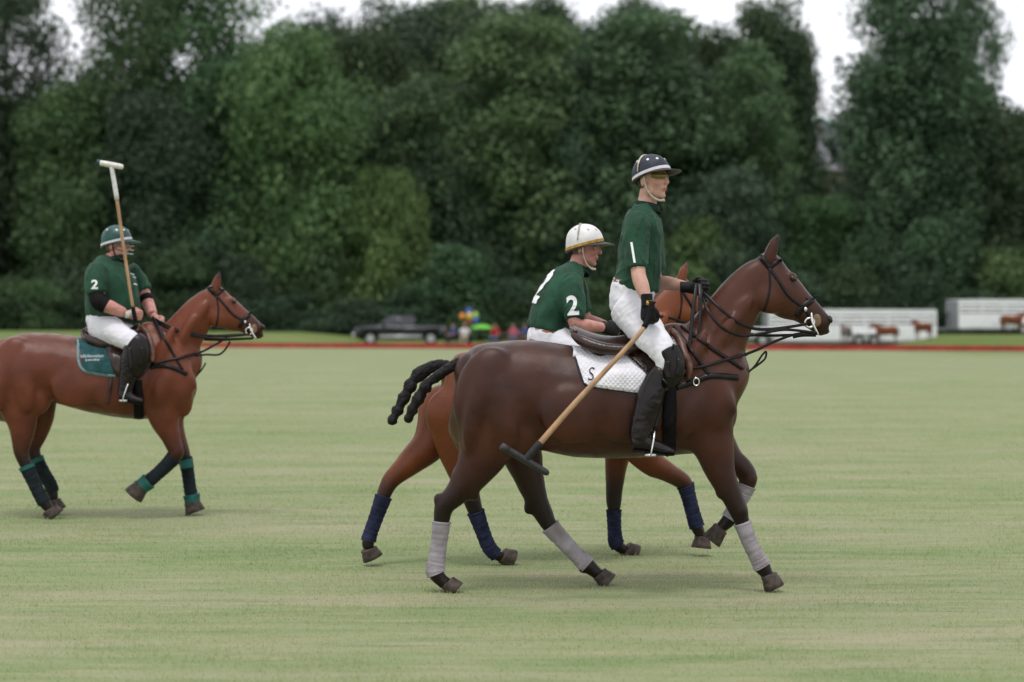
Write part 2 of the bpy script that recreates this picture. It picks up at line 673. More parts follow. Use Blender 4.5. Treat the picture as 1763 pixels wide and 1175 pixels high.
def horse_mesh(mp, torso, neck, legs, hfun, hk, bulges, voxel, wk=1.0):
    bm = bmesh.new()
    st = [(x, (a + b) / 2, (b - a) / 2, hw * wk) for x, a, b, hw in torso]
    tube(bm, rows(mp, st), seg=28, sub=6)
    tube(bm, rows(mp, [(x, y, r, h * wk) for x, y, r, h in neck]), seg=24, sub=6)
    hst = []
    for x, y, r, h in HEAD:
        X, Y = hfun(x, y)
        hst.append((X, Y, r * hk, h * wk))
    tube(bm, rows(mp, hst), seg=20, sub=6, square=0.12)
    # jowl, brow, lips, nostril rims
    for x, y, r1, r2, hw, dy in ((1327, 512, 31, 29, .045, .045), (1327, 512, 31, 29, .045, -.045),
                                 (1360, 477, 13, 9, .022, .052), (1360, 477, 13, 9, .022, -.052),
                                 (1412, 573, 9, 7, .035, 0), (1427, 551, 7.5, 8, .02, .03), (1427, 551, 7.5, 8, .02, -.03),
                                 (1422, 572, 9, 6, .036, 0)):
        X, Y = hfun(x, y)
        ell(bm, mp.p(X, Y, dy * wk), (r1 * hk * mp.s(), hw * wk, r2 * hk * mp.s()))
    for sgn in (-1, 1):
        e = [(1322, 452, 12, .026), (1326, 438, 11.5, .027), (1331, 424, 10, .023), (1336, 413, 7, .016), (1341, 401, 1.5, .004)]
        es = []
        for x, y, r, h in e:
            X, Y = hfun(x, y)
            es.append((X, Y, r * hk, h * wk))
        tube(bm, rows(mp, es, sgn * .048 * wk), seg=12, sub=4)
    X, Y = hfun(1326, 455)
    ell(bm, mp.p(X, Y), (25 * hk * mp.s(), .062 * wk, 19 * hk * mp.s()), Matrix.Rotation(RAD(30), 3, 'Y'))
    for st, dy in legs:
        tube(bm, rows(mp, st, dy), seg=16, sub=5)
        ell(bm, mp.p(st[0][0], st[0][1], dy), (st[0][2] * mp.s(), st[0][3], st[0][2] * mp.s()))
    for x, y, r1, r2, hw, dy, ang in bulges:
        ell(bm, mp.p(x, y, dy), (r1 * mp.s(), hw, r2 * mp.s()), Matrix.Rotation(RAD(ang), 3, 'Y'))
    me = remesh(bm, voxel, 4, 'body')
    co = coords(me)
    hx = np.array(mp.p(*hfun(1340, 490)))
    zk = mp.s() * 302.6
    far = sstep(np.linalg.norm((co - hx) * (1, .2, 1), axis=1), .22 * hk * zk, .42 * hk * zk)
    laplace(me, far * sstep(co[:, 2] / zk, .52, .68), 9)
    # ribs, flank folds and small unevenness of hide over muscle
    co, no = coords(me), normals(me)
    d = np.array([noise.noise(Vector((c[0] * 7, c[1] * 7, c[2] * 4))) * .0035 + noise.noise(Vector((c[0] * 17 + 5, c[1] * 17, c[2] * 9))) * .0016 for c in co]) * zk
    gx, gz = np.array(mp.p(torso[7][0], 0))[0], co[:, 2] / zk
    rib = np.sin((co[:, 0] - gx + .25 * gz) / zk * 75) * .0012 * (1 - sstep(np.abs(co[:, 0] - gx) / zk, .12, .30)) * sstep(gz, .78, .92) * (1 - sstep(gz, 1.12, 1.25))
    co = co + no * (d + rib * zk)[:, None]
    me.vertices.foreach_set('co', co.ravel())
    me.update()
    return me


def hoof(mp, a, b, dy, r=0.047, mat=HOOF, parent=None, name='hoof'):
    """hoof capsule from coronet a to sole b"""
    bm = bmesh.new()
    A, B = mp.p(*a, dy), mp.p(*b, dy)
    d = (B - A)
    k = mp.s() * 302.6
    L = d.length
    d.normalize()
    side = Vector((d.z, 0, -d.x))
    if side.x < 0:
        side = -side
    r *= k
    rws = []
    for t, rr, sh in ((-0.12, .80, 0), (0, .95, .0), (.15, .92, .03), (.6, 1.08, .10), (1, 1.18, .16), (1.03, 1.14, .165)):
        q = A + d * (L * t) + side * (r * sh)
        rws.append((*q, r * rr * 1.08, r * rr))
    tube(bm, rws, seg=18, sub=1)
    bmesh.ops.recalc_face_normals(bm, faces=bm.faces)
    return obj(name, bm, mat, parent)


def leg_sleeve(mp, st, dy, i0, i1, mat, parent, name='leg_wrap', grow=0.007, turns=7, seg=20, k=1.0):
    """bandage wound round the cannon between two stations"""
    a = cr_interp(rows(mp, st, dy), 12)
    lo, hi = int(i0 * 12), int(i1 * 12)
    seg_ = a[lo:hi + 1]
    idx = np.linspace(0, len(seg_) - 1, turns * 6 + 1)
    rws = []
    for j, t in enumerate(idx):
        i = min(int(t), len(seg_) - 2)
        f = t - i
        q = seg_[i] * (1 - f) + seg_[i + 1] * f
        ph = (j % 6) / 6.0
        lip = 0.0028 * (1 - ph) + 0.001 * math.sin(j * 1.7)
        q = q.copy()
        q[3] = max(q[3], q[4] * 0.9) + grow + lip
        q[4] = q[4] + grow + lip
        rws.append(q)
    bm = bmesh.new()
    tube(bm, rws, seg=seg, sub=1)
    bmesh.ops.recalc_face_normals(bm, faces=bm.faces)
    return obj(name, bm, mat, parent)


def cast(bvh, px, py, D):
    o = Vector((0, 0, CAMZ))
    d = (P(px, py, 10) - o).normalized()
    h = bvh.ray_cast(o, d)
    if h[0] is None:
        q = P(px, py, D - 0.15)
        h = bvh.find_nearest(q)
        nrm = h[1]
        if nrm.dot(d) > 0.3:
            nrm = Vector((0, -1, 0))
        return h[0], nrm
    nrm = h[1]
    if nrm.dot(d) > 0:
        nrm = -nrm
    return h[0], nrm


def strap_bm(bm, pts, hw, bvh, mp, off=0.003, thick=0.005, mirror=True, step=4.0):
    p = cr_interp(pts, 8)
    seg = np.r_[0, np.cumsum(np.hypot(*np.diff(p, axis=0).T))]
    n = max(int(seg[-1] / step), 2) + 1
    t = np.linspace(0, seg[-1], n)
    X, Y = np.interp(t, seg, p[:, 0]), np.interp(t, seg, p[:, 1])
    rws = []
    prev = None
    for i in range(n):
        a, b = max(i - 1, 0), min(i + 1, n - 1)
        tx, ty = X[b] - X[a], Y[b] - Y[a]
        L = math.hypot(tx, ty) or 1
        nx, ny = -ty / L, tx / L
        q, nn = cast(bvh, X[i], Y[i], mp.mid(X[i]))
        D = mp.mid(X[i])
        q0, n0 = cast(bvh, X[i] + nx * hw, Y[i] + ny * hw, D)
        q1, n1 = cast(bvh, X[i] - nx * hw, Y[i] - ny * hw, D)
        w_ = hw * mp.s() * 2.2
        if (q0 - q).length > w_:
            q0 = q + (P(X[i] + nx * hw, Y[i] + ny * hw, q.y) - P(X[i], Y[i], q.y))
        if (q1 - q).length > w_:
            q1 = q + (P(X[i] - nx * hw, Y[i] - ny * hw, q.y) - P(X[i], Y[i], q.y))
        rws.append([q0 + nn * off, q + nn * off, q1 + nn * off, q1 + nn * (off + thick * .6), q + nn * (off + thick), q0 + nn * (off + thick * .6)])
    for flip in ((False, True) if mirror else (False,)):
        rings = []
        for r in rws:
            rings.append([bm.verts.new(mp.mirror(v) if flip else v) for v in r])
        for i in range(len(rings) - 1):
            for k in range(6):
                bm.faces.new((rings[i][k], rings[i][(k + 1) % 6], rings[i + 1][(k + 1) % 6], rings[i + 1][k]))
        bm.faces.new(rings[0][::-1])
        bm.faces.new(rings[-1])


def strap(name, pts, hw, bvh, mp, mat, parent, **kw):
    """one strap on the near flank, its twin on the far flank"""
    bm = bmesh.new()
    strap_bm(bm, pts, hw, bvh, mp, mirror=False, **kw)
    bmesh.ops.recalc_face_normals(bm, faces=bm.faces)
    o = obj(name, bm, mat, parent)
    bm = bmesh.new()
    bm.from_mesh(o.data)
    for v in bm.verts:
        v.co = mp.mirror(v.co)
    bmesh.ops.reverse_faces(bm, faces=bm.faces)
    obj(name, bm, mat, parent)
    return o


def patch(name, top, bot, bvh, mp, mat, parent, nu=40, nv=24, off=0.006, thick=0.012, mirror=True, fn=None):
    """thick sheet lying on the flank, between two photo-pixel polylines"""
    T, B = cr_interp(top, 10), cr_interp(bot, 10)
    bm = bmesh.new()

    def at(A, u):
        s = np.r_[0, np.cumsum(np.hypot(*np.diff(A, axis=0).T))]
        s /= s[-1]
        return np.array([np.interp(u, s, A[:, 0]), np.interp(u, s, A[:, 1])])
    grid_o, grid_i = [], []
    for j in range(nv + 1):
        v = j / nv
        ro, ri = [], []
        for i in range(nu + 1):
            u = i / nu
            q = at(T, u) * (1 - v) + at(B, u) * v
            h, n = cast(bvh, q[0], q[1], mp.mid(q[0]))
            e = min(u, 1 - u, v, 1 - v)
            th = thick * min(1, 0.35 + e * 9) + (fn(q[0], q[1]) if fn else 0)
            ro.append(h + n * (off + th))
            ri.append(h + n * off * 0.3)
        grid_o.append(ro)
        grid_i.append(ri)
    for flip in ((False, True) if mirror else (False,)):
        f = (lambda v: mp.mirror(v)) if flip else (lambda v: v)
        vo = [[bm.verts.new(f(v)) for v in r] for r in grid_o]
        vi = [[bm.verts.new(f(v)) for v in r] for r in grid_i]
        for j in range(nv):
            for i in range(nu):
                bm.faces.new((vo[j][i], vo[j][i + 1], vo[j + 1][i + 1], vo[j + 1][i]))
                bm.faces.new((vi[j][i], vi[j + 1][i], vi[j + 1][i + 1], vi[j][i + 1]))
        ring = [(0, i) for i in range(nu)] + [(j, nu) for j in range(nv)] + [(nv, i) for i in range(nu, 0, -1)] + [(j, 0) for j in range(nv, 0, -1)]
        for k in range(len(ring)):
            a, b = ring[k], ring[(k + 1) % len(ring)]
            bm.faces.new((vo[a[0]][a[1]], vi[a[0]][a[1]], vi[b[0]][b[1]], vo[b[0]][b[1]]))
    bmesh.ops.recalc_face_normals(bm, faces=bm.faces)
    return obj(name, bm, mat, parent)


def cord(name, pts, r, mp, mat, parent, flat=1.0, sub=6):
    """free strap or rein: rows (px,py,dy)"""
    bm = bmesh.new()
    tube(bm, [(*mp.p(x, y, d), r * .95, r * flat * .45) for x, y, d in pts], seg=8, sub=sub)
    bmesh.ops.recalc_face_normals(bm, faces=bm.faces)
    return obj(name, bm, mat, parent)


def ring_mesh(c, R, r, axis='Y', squash=1.0):
    bm = bmesh.new()
    n, m = 20, 8
    vs = []
    for i in range(n):
        a = 2 * math.pi * i / n
        for j in range(m):
            b = 2 * math.pi * j / m
            rr = R + r * math.cos(b)
            q = Vector((rr * math.cos(a), r * math.sin(b), rr * math.sin(a) * squash))
            vs.append(bm.verts.new(Vector(c) + q))
    for i in range(n):
        for j in range(m):
            bm.faces.new((vs[i * m + j], vs[i * m + (j + 1) % m], vs[((i + 1) % n) * m + (j + 1) % m], vs[((i + 1) % n) * m + j]))
    bmesh.ops.recalc_face_normals(bm, faces=bm.faces)
    return bm


def decal(text, target, center, u, v, size, mat, parent, name='number', off=0.007, bold=0.025, shear=0.0, squeeze=1.0):
    """lettering laid on a surface: projected along -(u x v)"""
    cu = bpy.data.curves.new('t', 'FONT')
    cu.body = text
    cu.align_x = 'CENTER'
    cu.align_y = 'CENTER'
    cu.offset = bold
    cu.shear = shear
    cu.resolution_u = 6
    o = bpy.data.objects.new('t', cu)
    COL.objects.link(o)
    dg = bpy.context.evaluated_depsgraph_get()
    me = bpy.data.meshes.new_from_object(o.evaluated_get(dg))
    bpy.data.objects.remove(o)
    bm = bmesh.new()
    bm.from_mesh(me)
    bmesh.ops.triangulate(bm, faces=bm.faces)
    for _ in range(2):
        bmesh.ops.subdivide_edges(bm, edges=[e for e in bm.edges if e.calc_length() > 0.09], cuts=1)
        bmesh.ops.triangulate(bm, faces=bm.faces)
    u, v = Vector(u).normalized(), Vector(v).normalized()
    n = u.cross(v).normalized()
    bad = []
    for vert in bm.verts:
        q = Vector(center) + u * (vert.co.x * size * squeeze) + v * (vert.co.y * size)
        h = target.ray_cast(q + n * 0.4, -n)
        if h[0] is None:
            h = target.find_nearest(q)
        vert.co = h[0] + n * off
    return obj(name, bm, mat, parent, smooth=False)


NEAR_TORSO = [(780, 648, 735, .09), (792, 622, 765, .16), (815, 601, 790, .215), (850, 589, 792, .255), (890, 585, 778, .268),
              (935, 588, 776, .258), (990, 596, 787, .285), (1040, 601, 790, .298), (1090, 597, 789, .295), (1140, 580, 787, .275),
              (1180, 562, 784, .245), (1212, 562, 778, .215), (1240, 585, 766, .19), (1260, 615, 750, .155), (1271, 655, 722, .09)]
NEAR_NECK = [(1180, 655, 70, .20), (1221, 604, 62, .145), (1252, 549, 48, .105), (1280, 508, 40, .085), (1303, 478, 33, .075), (1318, 462, 24, .065)]

CANNON_D = .033


def make_horse(mp, label, torso, neck, legs, hooves, hfun, hk, bulges, coat, wraps, tail, zdark, voxel=0.0125, wk=1.0, group=None, muz=0.5):
    root = thing('horse', label, 'horse', (mp.p(torso[7][0], 900).x, mp.D, 0), group)
    me = horse_mesh(mp, torso, neck, legs, hfun, hk, bulges, voxel, wk)
    co = coords(me)
    d = 1 - sstep(co[:, 2], *zdark)
    mz = np.array(mp.p(*hfun(1425, 562)))
    dm = np.linalg.norm(co - mz, axis=1)
    d = np.maximum(d, muz * (1 - sstep(dm, .06 * hk, .24 * hk * mp.s() * 302)))
    # black line of the clipped mane along the crest
    crest = cr_interp([(mp.p(*q).x, mp.p(*q).y, mp.p(*q).z) for q in
                       [(n[0] - n[2] * .82, n[1] - n[2] * .5) for n in neck[1:]]], 8)
    dc = np.min(np.linalg.norm(co[:, None, :] - crest[None], axis=2), axis=1) if len(co) < 120000 else np.full(len(co), 1.0)
    d = np.maximum(d, 0.75 * (1 - sstep(dc, .015, .045)))
    ear = np.array(mp.p(*hfun(1341, 402)))
    d = np.maximum(d, 0.8 * (1 - sstep(np.abs(co[:, 0] - ear[0]) + np.abs(co[:, 2] - ear[2]), .03, .09)))
    attr(me, 'dark', d)
    nz = np.array([noise.noise(Vector(c) * 2.2) for c in co])
    nx = np.array(mp.p(neck[2][0], neck[2][1]))
    wm = (1 - sstep(np.linalg.norm((co - nx) * (1, .3, 1), axis=1), .15, .6)) * 0.7 + 0.25 * np.clip(nz + .2, 0, 1)
    wm = np.maximum(wm, 0.55 * (1 - sstep(np.abs(co[:, 2] - .86), .0, .2)) * sstep(co[:, 2], .7, .8) * np.clip(0.6 + nz, 0, 1))
    attr(me, 'warm', np.clip(wm, 0, 1))
    body = obj('body', me, coat, root)
    bv = bvh_of(me)
    for (a, b), dy in hooves:
        hoof(mp, a, b, dy, parent=root)
    for w_ in wraps:
        st, dy, i0, i1, mat = w_[:5]
        leg_sleeve(mp, st, dy, i0, i1, mat, root, name=w_[5] if len(w_) > 5 else 'leg_wrap', **(w_[6] if len(w_) > 6 else {}))
    if tail:
        bm = bmesh.new()
        tube(bm, rows(mp, [(q[0], q[1], q[2] * .86, q[3] * .86) for q in tail]), seg=14, sub=4)
        me_t = remesh(bm, .007, 2, 'tail')
        wrinkle(me_t, .005, 34, (1, 1, 1), 3)
        obj('tail', me_t, TAILM, root)
    for sgn in (-1, 1):
        X, Y = hfun(1366, 480)
        bm = bmesh.new()
        ell(bm, mp.p(X, Y, sgn * .074 * wk), (6 * hk * mp.s(), .011, 4.2 * hk * mp.s()), Matrix.Rotation(RAD(35), 3, 'Y'))
        obj('eye', bm, EYE, root)
        X, Y = hfun(1429, 550)
        bm = bmesh.new()
        ell(bm, mp.p(X, Y, sgn * .042 * wk), (4.2 * hk * mp.s(), .011, 7 * hk * mp.s()), Matrix.Rotation(RAD(-20), 3, 'Y'))
        obj('nostril', bm, EYE, root)
    return root, me, bv


def bridle(mp, root, bv, hfun, hk):
    def h(*pts):
        return [hfun(*q) for q in pts]
    bm = bmesh.new()
    kw = dict(bvh=bv, mp=mp, off=.001, thick=.004, step=3.0)
    strap_bm(bm, h((1304, 437), (1313, 447), (1325, 462)), 4.2 * hk, **kw)
    strap_bm(bm, h((1345, 447), (1336, 453), (1325, 462)), 3.4 * hk, **kw)
    strap_bm(bm, h((1325, 462), (1339, 482), (1360, 512), (1386, 532), (1394, 548)), 2.9 * hk, **kw)
    strap_bm(bm, h((1324, 462), (1326, 490), (1322, 515), (1315, 537)), 1.8 * hk, **kw)
    strap_bm(bm, h((1403, 512), (1392, 522), (1381, 530), (1372, 545)), 5.0 * hk, **kw)
    bmesh.ops.recalc_face_normals(bm, faces=bm.faces)
    br = obj('bridle', bm, STRAPM, root)
    k = hk * mp.s()
    for sgn in (-1, 1):
        c = Vector(mp.p(*hfun(1394, 556), sgn * .072))
        obj('bit_ring', ring_mesh(c, 8 * k, 1.9 * k), METAL, br)
        bm = bmesh.new()
        tube(bm, [(*mp.p(*hfun(1397, 539), sgn * .073), 1.8 * k, 1.8 * k), (*mp.p(*hfun(1399, 556), sgn * .08), 2.2 * k, 2 * k),
                  (*mp.p(*hfun(1409, 577), sgn * .078), 1.8 * k, 1.8 * k)], seg=8)
        obj('bit_shank', bm, METAL, br)
        bm = bmesh.new()
        ell(bm, mp.p(*hfun(1406, 552), sgn * .06), (8 * k, .012, 11 * k))
        obj('cheek_guard', bm, M('tan_leather', (.22, .14, .075), .6, .3, .2, 40), br)
        bm = bmesh.new()
        ell(bm, mp.p(*hfun(1387, 533), sgn * .07), (3 * k, .006, 4 * k))
        obj('buckle', bm, METAL, br)
    bm = bmesh.new()
    tube(bm, [(*mp.p(*hfun(1345, 448), d), .012 * hk, .008) for d in (-.07, 0, .07)], seg=8)
    obj('browband', bm, STRAPM, br)
    bm = bmesh.new()
    tube(bm, [(*mp.p(*hfun(1405, 511), d), .006 * hk, .014) for d in (-.05, 0, .05)], seg=8)
    obj('noseband', bm, STRAPM, br)
    return br


ID = lambda x, y: (x, y)
# ---------------------------------------------------------------- near horse
D1 = F * CAMZ / (1014 - HY)
m1 = Map(D1)
hd, fd = .145, .125
n_rh = [(846, 700, 64, .115), (838, 762, 50, .10), (815, 812, 34, .078), (788, 848, 22, .057), (766, 870, 17, .049), (761, 890, 14.5, .042),
        (758, 918, 12, .035), (753, 958, 11.5, .033), (750, 984, 14.5, .039), (759, 998, 12, .036), (769, 1006, 12, .04)]
n_lh = [(880, 715, 52, .11), (897, 778, 38, .09), (911, 824, 27, .07), (924, 860, 20, .056), (935, 884, 18, .049), (947, 906, 14.5, .042),
        (970, 932, 12, .035), (994, 957, 11.5, .033), (1010, 972, 14, .038), (1024, 984, 11.5, .036), (1033, 991, 11, .036)]
n_rf = [(1205, 690, 58, .095), (1226, 760, 39, .085), (1240, 810, 27, .07), (1258, 850, 19.5, .056), (1271, 879, 17, .05), (1278, 900, 12.5, .041),
        (1291, 934, 11, .033), (1305, 962, 11.5, .034), (1313, 976, 13.5, .038), (1320, 988, 11, .034), (1324, 995, 11, .036)]
n_lf = [(1222, 740, 38, .08), (1254, 786, 25, .065), (1278, 806, 19.5, .056), (1288, 824, 17, .05), (1282, 845, 13, .041),
        (1269, 870, 11.5, .034), (1256, 894, 13, .037), (1244, 907, 11, .035), (1238, 913, 10, .034)]
LILAC = M('grey_lilac_bandage', (0.35, 0.325, 0.36), 0.85, 0.15, 0.22, 11, bump=0.35, bscale=90, col2=(0.20, 0.175, 0.175))
coat1 = coat_mat('dark_bay_coat', (0.060, 0.0190, 0.0105), (0.032, 0.0108, 0.0070), (0.0095, 0.005, 0.004), (0.084, 0.026, 0.0130))
tail1 = [(800, 622, 12, .035), (785, 628, 11, .03), (765, 640, 9.5, .03), (750, 651, 10, .03), (738, 658, 8, .028), (733, 666, 13, .036), (727, 676, 9, .026),
         (720, 687, 12.5, .036), (714, 698, 8.5, .026), (710, 706, 11.5, .034), (706, 714, 8, .024), (703, 721, 9.5, .028), (700, 727, 5, .016)]
bul = [(838, 680, 56, 84, .10, -.165, 12), (838, 680, 56, 84, .10, .165, 12), (896, 738, 36, 46, .07, -.165, 0), (896, 738, 36, 46, .07, .165, 0),
       (1215, 680, 44, 82, .075, -.165, -14), (1215, 680, 44, 82, .075, .165, -14), (1246, 712, 24, 36, .09, -.07, 0), (1246, 712, 24, 36, .09, .07, 0),
       (1196, 745, 34, 34, .07, -.125, 0), (1196, 745, 34, 34, .07, .125, 0), (1165, 590, 42, 34, .10, 0, 18), (806, 640, 26, 34, .10, 0, 10)]
for sg in (-1, 1):
    bul += [(1190, 625, 15, 66, .05, sg * .20, 24),          # shoulder blade
            (1238, 670, 17, 54, .05, sg * .175, -32),        # point of shoulder
            (1190, 708, 24, 50, .05, sg * .212, 20),         # triceps
            (1258, 560, 17, 62, .035, sg * .085, 34),        # neck muscle
            (1236, 592, 15, 60, .04, sg * .125, 30),
            (818, 705, 19, 74, .05, sg * .228, 10),           # hamstring
            (868, 712, 25, 66, .05, sg * .24, -6),          # thigh
            (1080, 700, 70, 62, .05, sg * .268, 0),          # barrel
            (985, 715, 55, 50, .05, sg * .262, 0),
            (1243, 742, 18, 40, .05, sg * .12, 6)]
bones1 = [(754, 861, 8, 13, .03, -hd, 0), (909, 874, 8, 13, .03, hd, 0), (1273, 879, 15, 18, .054, -fd, 0), (1290, 825, 15, 17, .054, fd, 0),
          (1248, 835, 14, 26, .06, -fd, 24), (800, 835, 16, 34, .055, -hd, -40), (744, 990, 7, 8, .03, -hd, 0), (1306, 980, 7, 8, .03, -fd, 0), (1003, 980, 7, 8, .03, hd, 0)]
horse1, hme1, bv1 = make_horse(
    m1, 'dark bay horse in grey leg wraps with white quilted saddle pad', NEAR_TORSO, NEAR_NECK,
    [(n_rh, -hd), (n_lh, hd), (n_rf, -fd), (n_lf, fd)],
    [(((771, 1003), (782, 1018)), -hd), (((1033, 989), (1046, 1004)), hd), (((1324, 991), (1331, 1013)), -fd), (((1240, 911), (1223, 930)), fd)],
    ID, 1.0, bul + bones1, coat1,
    [(n_rh, -hd, 5.4, 8.25, LILAC), (n_lh, hd, 5.05, 8.1, LILAC), (n_rf, -fd, 5.0, 8.0, LILAC), (n_lf, fd, 3.6, 6.0, LILAC)],
    tail1, (.38, .84))
br1 = bridle(m1, horse1, bv1, ID, 1.0)
brc = strap('breast_collar', [(1164, 668), (1194, 658), (1223, 648), (1254, 649), (1271, 651)], 5.2, bv1, m1, STRAPM, horse1, off=.002, thick=.006)
q, nq = cast(bv1, 1198, 658, D1)
obj('buckle', ring_mesh(q + nq * .014, .016, .004, squash=1.3), METAL, brc)
bm = bmesh.new()
strap_bm(bm, [(1160, 562), (1176, 584), (1196, 612), (1220, 645)], 3.0, bv1, m1, thick=.006)
strap_bm(bm, [(1172, 562), (1194, 578), (1222, 598), (1250, 617), (1279, 636)], 2.6, bv1, m1, off=.006, thick=.006)
strap_bm(bm, [(1178, 634), (1213, 631), (1254, 619), (1282, 611)], 2.6, bv1, m1, off=.012, thick=.006)
bmesh.ops.recalc_face_normals(bm, faces=bm.faces)
mart = obj('martingale', bm, STRAPM, horse1)
cord('martingale_strap', [(1282, 611, -.1), (1305, 602, -.09), (1330, 590, -.06), (1365, 577, -.03), (1392, 574, -.02)], .0085, m1, STRAPM, mart, .7)
cord('martingale_strap', [(1278, 634, -.09), (1287, 641, -.06), (1300, 630, -.04), (1312, 612, -.03), (1319, 606, -.02), (1317, 618, -.02), (1303, 630, -.03), (1290, 640, -.04), (1281, 656, -.04), (1276, 668, -.04), (1273, 684, -.03)], .0062, m1, STRAPM, mart, .6)
cord('rein', [(1198, 494, .02), (1214, 507, -.06), (1238, 530, -.13), (1264, 551, -.14), (1296, 566, -.115), (1332, 567, -.1), (1390, 558, -.085)], .0088, m1, STRAPM, br1, .7)
cord('rein', [(1204, 500, .02), (1212, 520, -.08), (1220, 537, -.14), (1240, 562, -.165), (1270, 577, -.14), (1300, 577, -.12), (1350, 568, -.1), (1407, 574, -.085)], .0085, m1, STRAPM, br1, .7)
cord('rein', [(1198, 496, .05), (1240, 528, .14), (1300, 566, .14), (1392, 558, .08)], .0085, m1, STRAPM, br1, .7)
cord('rein', [(1204, 499, .05), (1240, 555, .15), (1300, 577, .14), (1407, 575, .08)], .0085, m1, STRAPM, br1, .7)
cord('rein', [(1365, 580, -.06), (1382, 577, -.08), (1405, 577, -.08)], .012, m1, STRAPM, br1, .6)
cord('rein_end', [(1200, 488, -.03), (1196, 515, -.09), (1191, 555, -.15), (1187, 602, -.21)], .0115, m1, STRAPM, br1, .3)
cord('rein_end', [(1205, 488, -.03), (1206, 512, -.09), (1206, 545, -.12)], .0125, m1, STRAPM, br1, .3)
cord('rein_end', [(1209, 492, -.02), (1205, 545, -.13), (1199, 610, -.2)], .0085, m1, STRAPM, br1, .3)

# ---------------------------------------------------------------- middle horse (turned a little away)
D2 = 12.55
m2 = Map(D2, RAD(20), 870)


def n2m(x, y):
    return 770 + (x - 795) * .76, 962 + (y - 1014) * .84


K2 = .84
torso2 = [(n2m(x, 0)[0], n2m(0, a)[1], n2m(0, b)[1], hw * .9) for x, a, b, hw in NEAR_TORSO]
neck2 = [(*n2m(x, y), r * .78, hw * .9) for x, y, r, hw in NEAR_NECK]
m_rh = [(782, 715, 50, .11), (790, 775, 37, .09), (798, 818, 25, .07), (808, 848, 17.5, .055), (815, 870, 14.5, .048), (822, 890, 12, .04),
        (832, 918, 10.3, .034), (842, 942, 10.5, .035), (854, 955, 10, .036), (866, 960, 9.5, .034)]
m_lh = [(768, 710, 50, .11), (742, 762, 33, .09), (703, 799, 22.5, .07), (676, 824, 16, .055), (665, 842, 14, .048), (658, 862, 12, .042),
        (648, 890, 10.3, .034), (638, 918, 10, .034), (634, 934, 11, .037), (634, 946, 9, .034)]
m_lf = [(1072, 735, 40, .09), (1062, 790, 22, .075), (1058, 835, 16, .057), (1057, 865, 14, .05), (1057, 885, 11, .04), (1058, 913, 10.2, .034),
        (1061, 935, 11.5, .037), (1072, 946, 9.5, .035), (1080, 949, 9, .034)]
m_rf = [(1088, 745, 42, .09), (1117, 792, 26, .077), (1148, 812, 18.5, .06), (1176, 830, 15, .05), (1184, 850, 11.5, .042), (1192, 880, 10.7, .035),
        (1200, 907, 11.5, .037), (1207, 922, 9.5, .035), (1209, 928, 9, .034)]
NAVY = M('navy_bandage', (0.020, 0.024, 0.055), 0.85, 0.15, 0.3, 16, bump=0.35, bscale=90)
coat2 = coat_mat('bright_bay_coat', (0.160, 0.043, 0.013), (0.090, 0.025, 0.009), (0.015, 0.008, 0.0065), (0.195, 0.056, 0.019))
tail2 = [(772, 632, 12, .035), (755, 630, 12, .032), (735, 636, 12.5, .034), (720, 647, 14, .036), (712, 655, 9, .028), (707, 664, 13.5, .038), (701, 676, 9, .026),
         (695, 686, 12.5, .036), (689, 698, 8.5, .026), (685, 707, 12, .034), (679, 716, 8, .024), (675, 724, 9.5, .028), (671, 731, 5, .016)]
bul2 = [(*n2m(x, y), a * .78, b * .84, hw * .9, dy * .9, an) for x, y, a, b, hw, dy, an in bul]
horse2, hme2, bv2 = make_horse(
    m2, 'bright bay horse in navy leg wraps half hidden behind the dark bay', torso2, neck2,
    [(m_rh, -.13), (m_lh, .13), (m_lf, .12), (m_rf, -.12)],
    [(((866, 957), (881, 966)), -.13), (((635, 946), (640, 962)), .13), (((1079, 946), (1092, 956)), .12), (((1209, 926), (1205, 943)), -.12)],
    n2m, .8, bul2 + [(663, 832, 7, 11, .03, .13, 0), (803, 852, 7, 11, .03, -.13, 0), (1178, 830, 13, 14, .05, -.12, 0), (1058, 866, 13, 15, .05, .12, 0)], coat2,
    [(m_rh, -.13, 4.6, 8.0, NAVY), (m_lh, .13, 4.7, 7.9, NAVY), (m_lf, .12, 3.7, 6.3, NAVY), (m_rf, -.12, 3.4, 6.0, NAVY)],
    tail2, (.40, .62), wk=.9)
br2 = bridle(m2, horse2, bv2, n2m, .8)
cord('rein', [(1055, 566, 0), (1090, 560, -.1), (1130, 545, -.12), (1180, 556, -.1), (1225, 577, -.06)], .009, m2, STRAPM, br2, .6)
cord('rein', [(1055, 566, .05), (1090, 560, .1), (1130, 545, .14), (1180, 556, .1), (1225, 577, .06)], .009, m2, STRAPM, br2, .6)
strap('breast_collar', [n2m(*q) for q in [(1164, 640), (1194, 652), (1223, 648), (1254, 649), (1269, 651)]], 4.5, bv2, m2, STRAPM, horse2, off=.004, thick=.008)

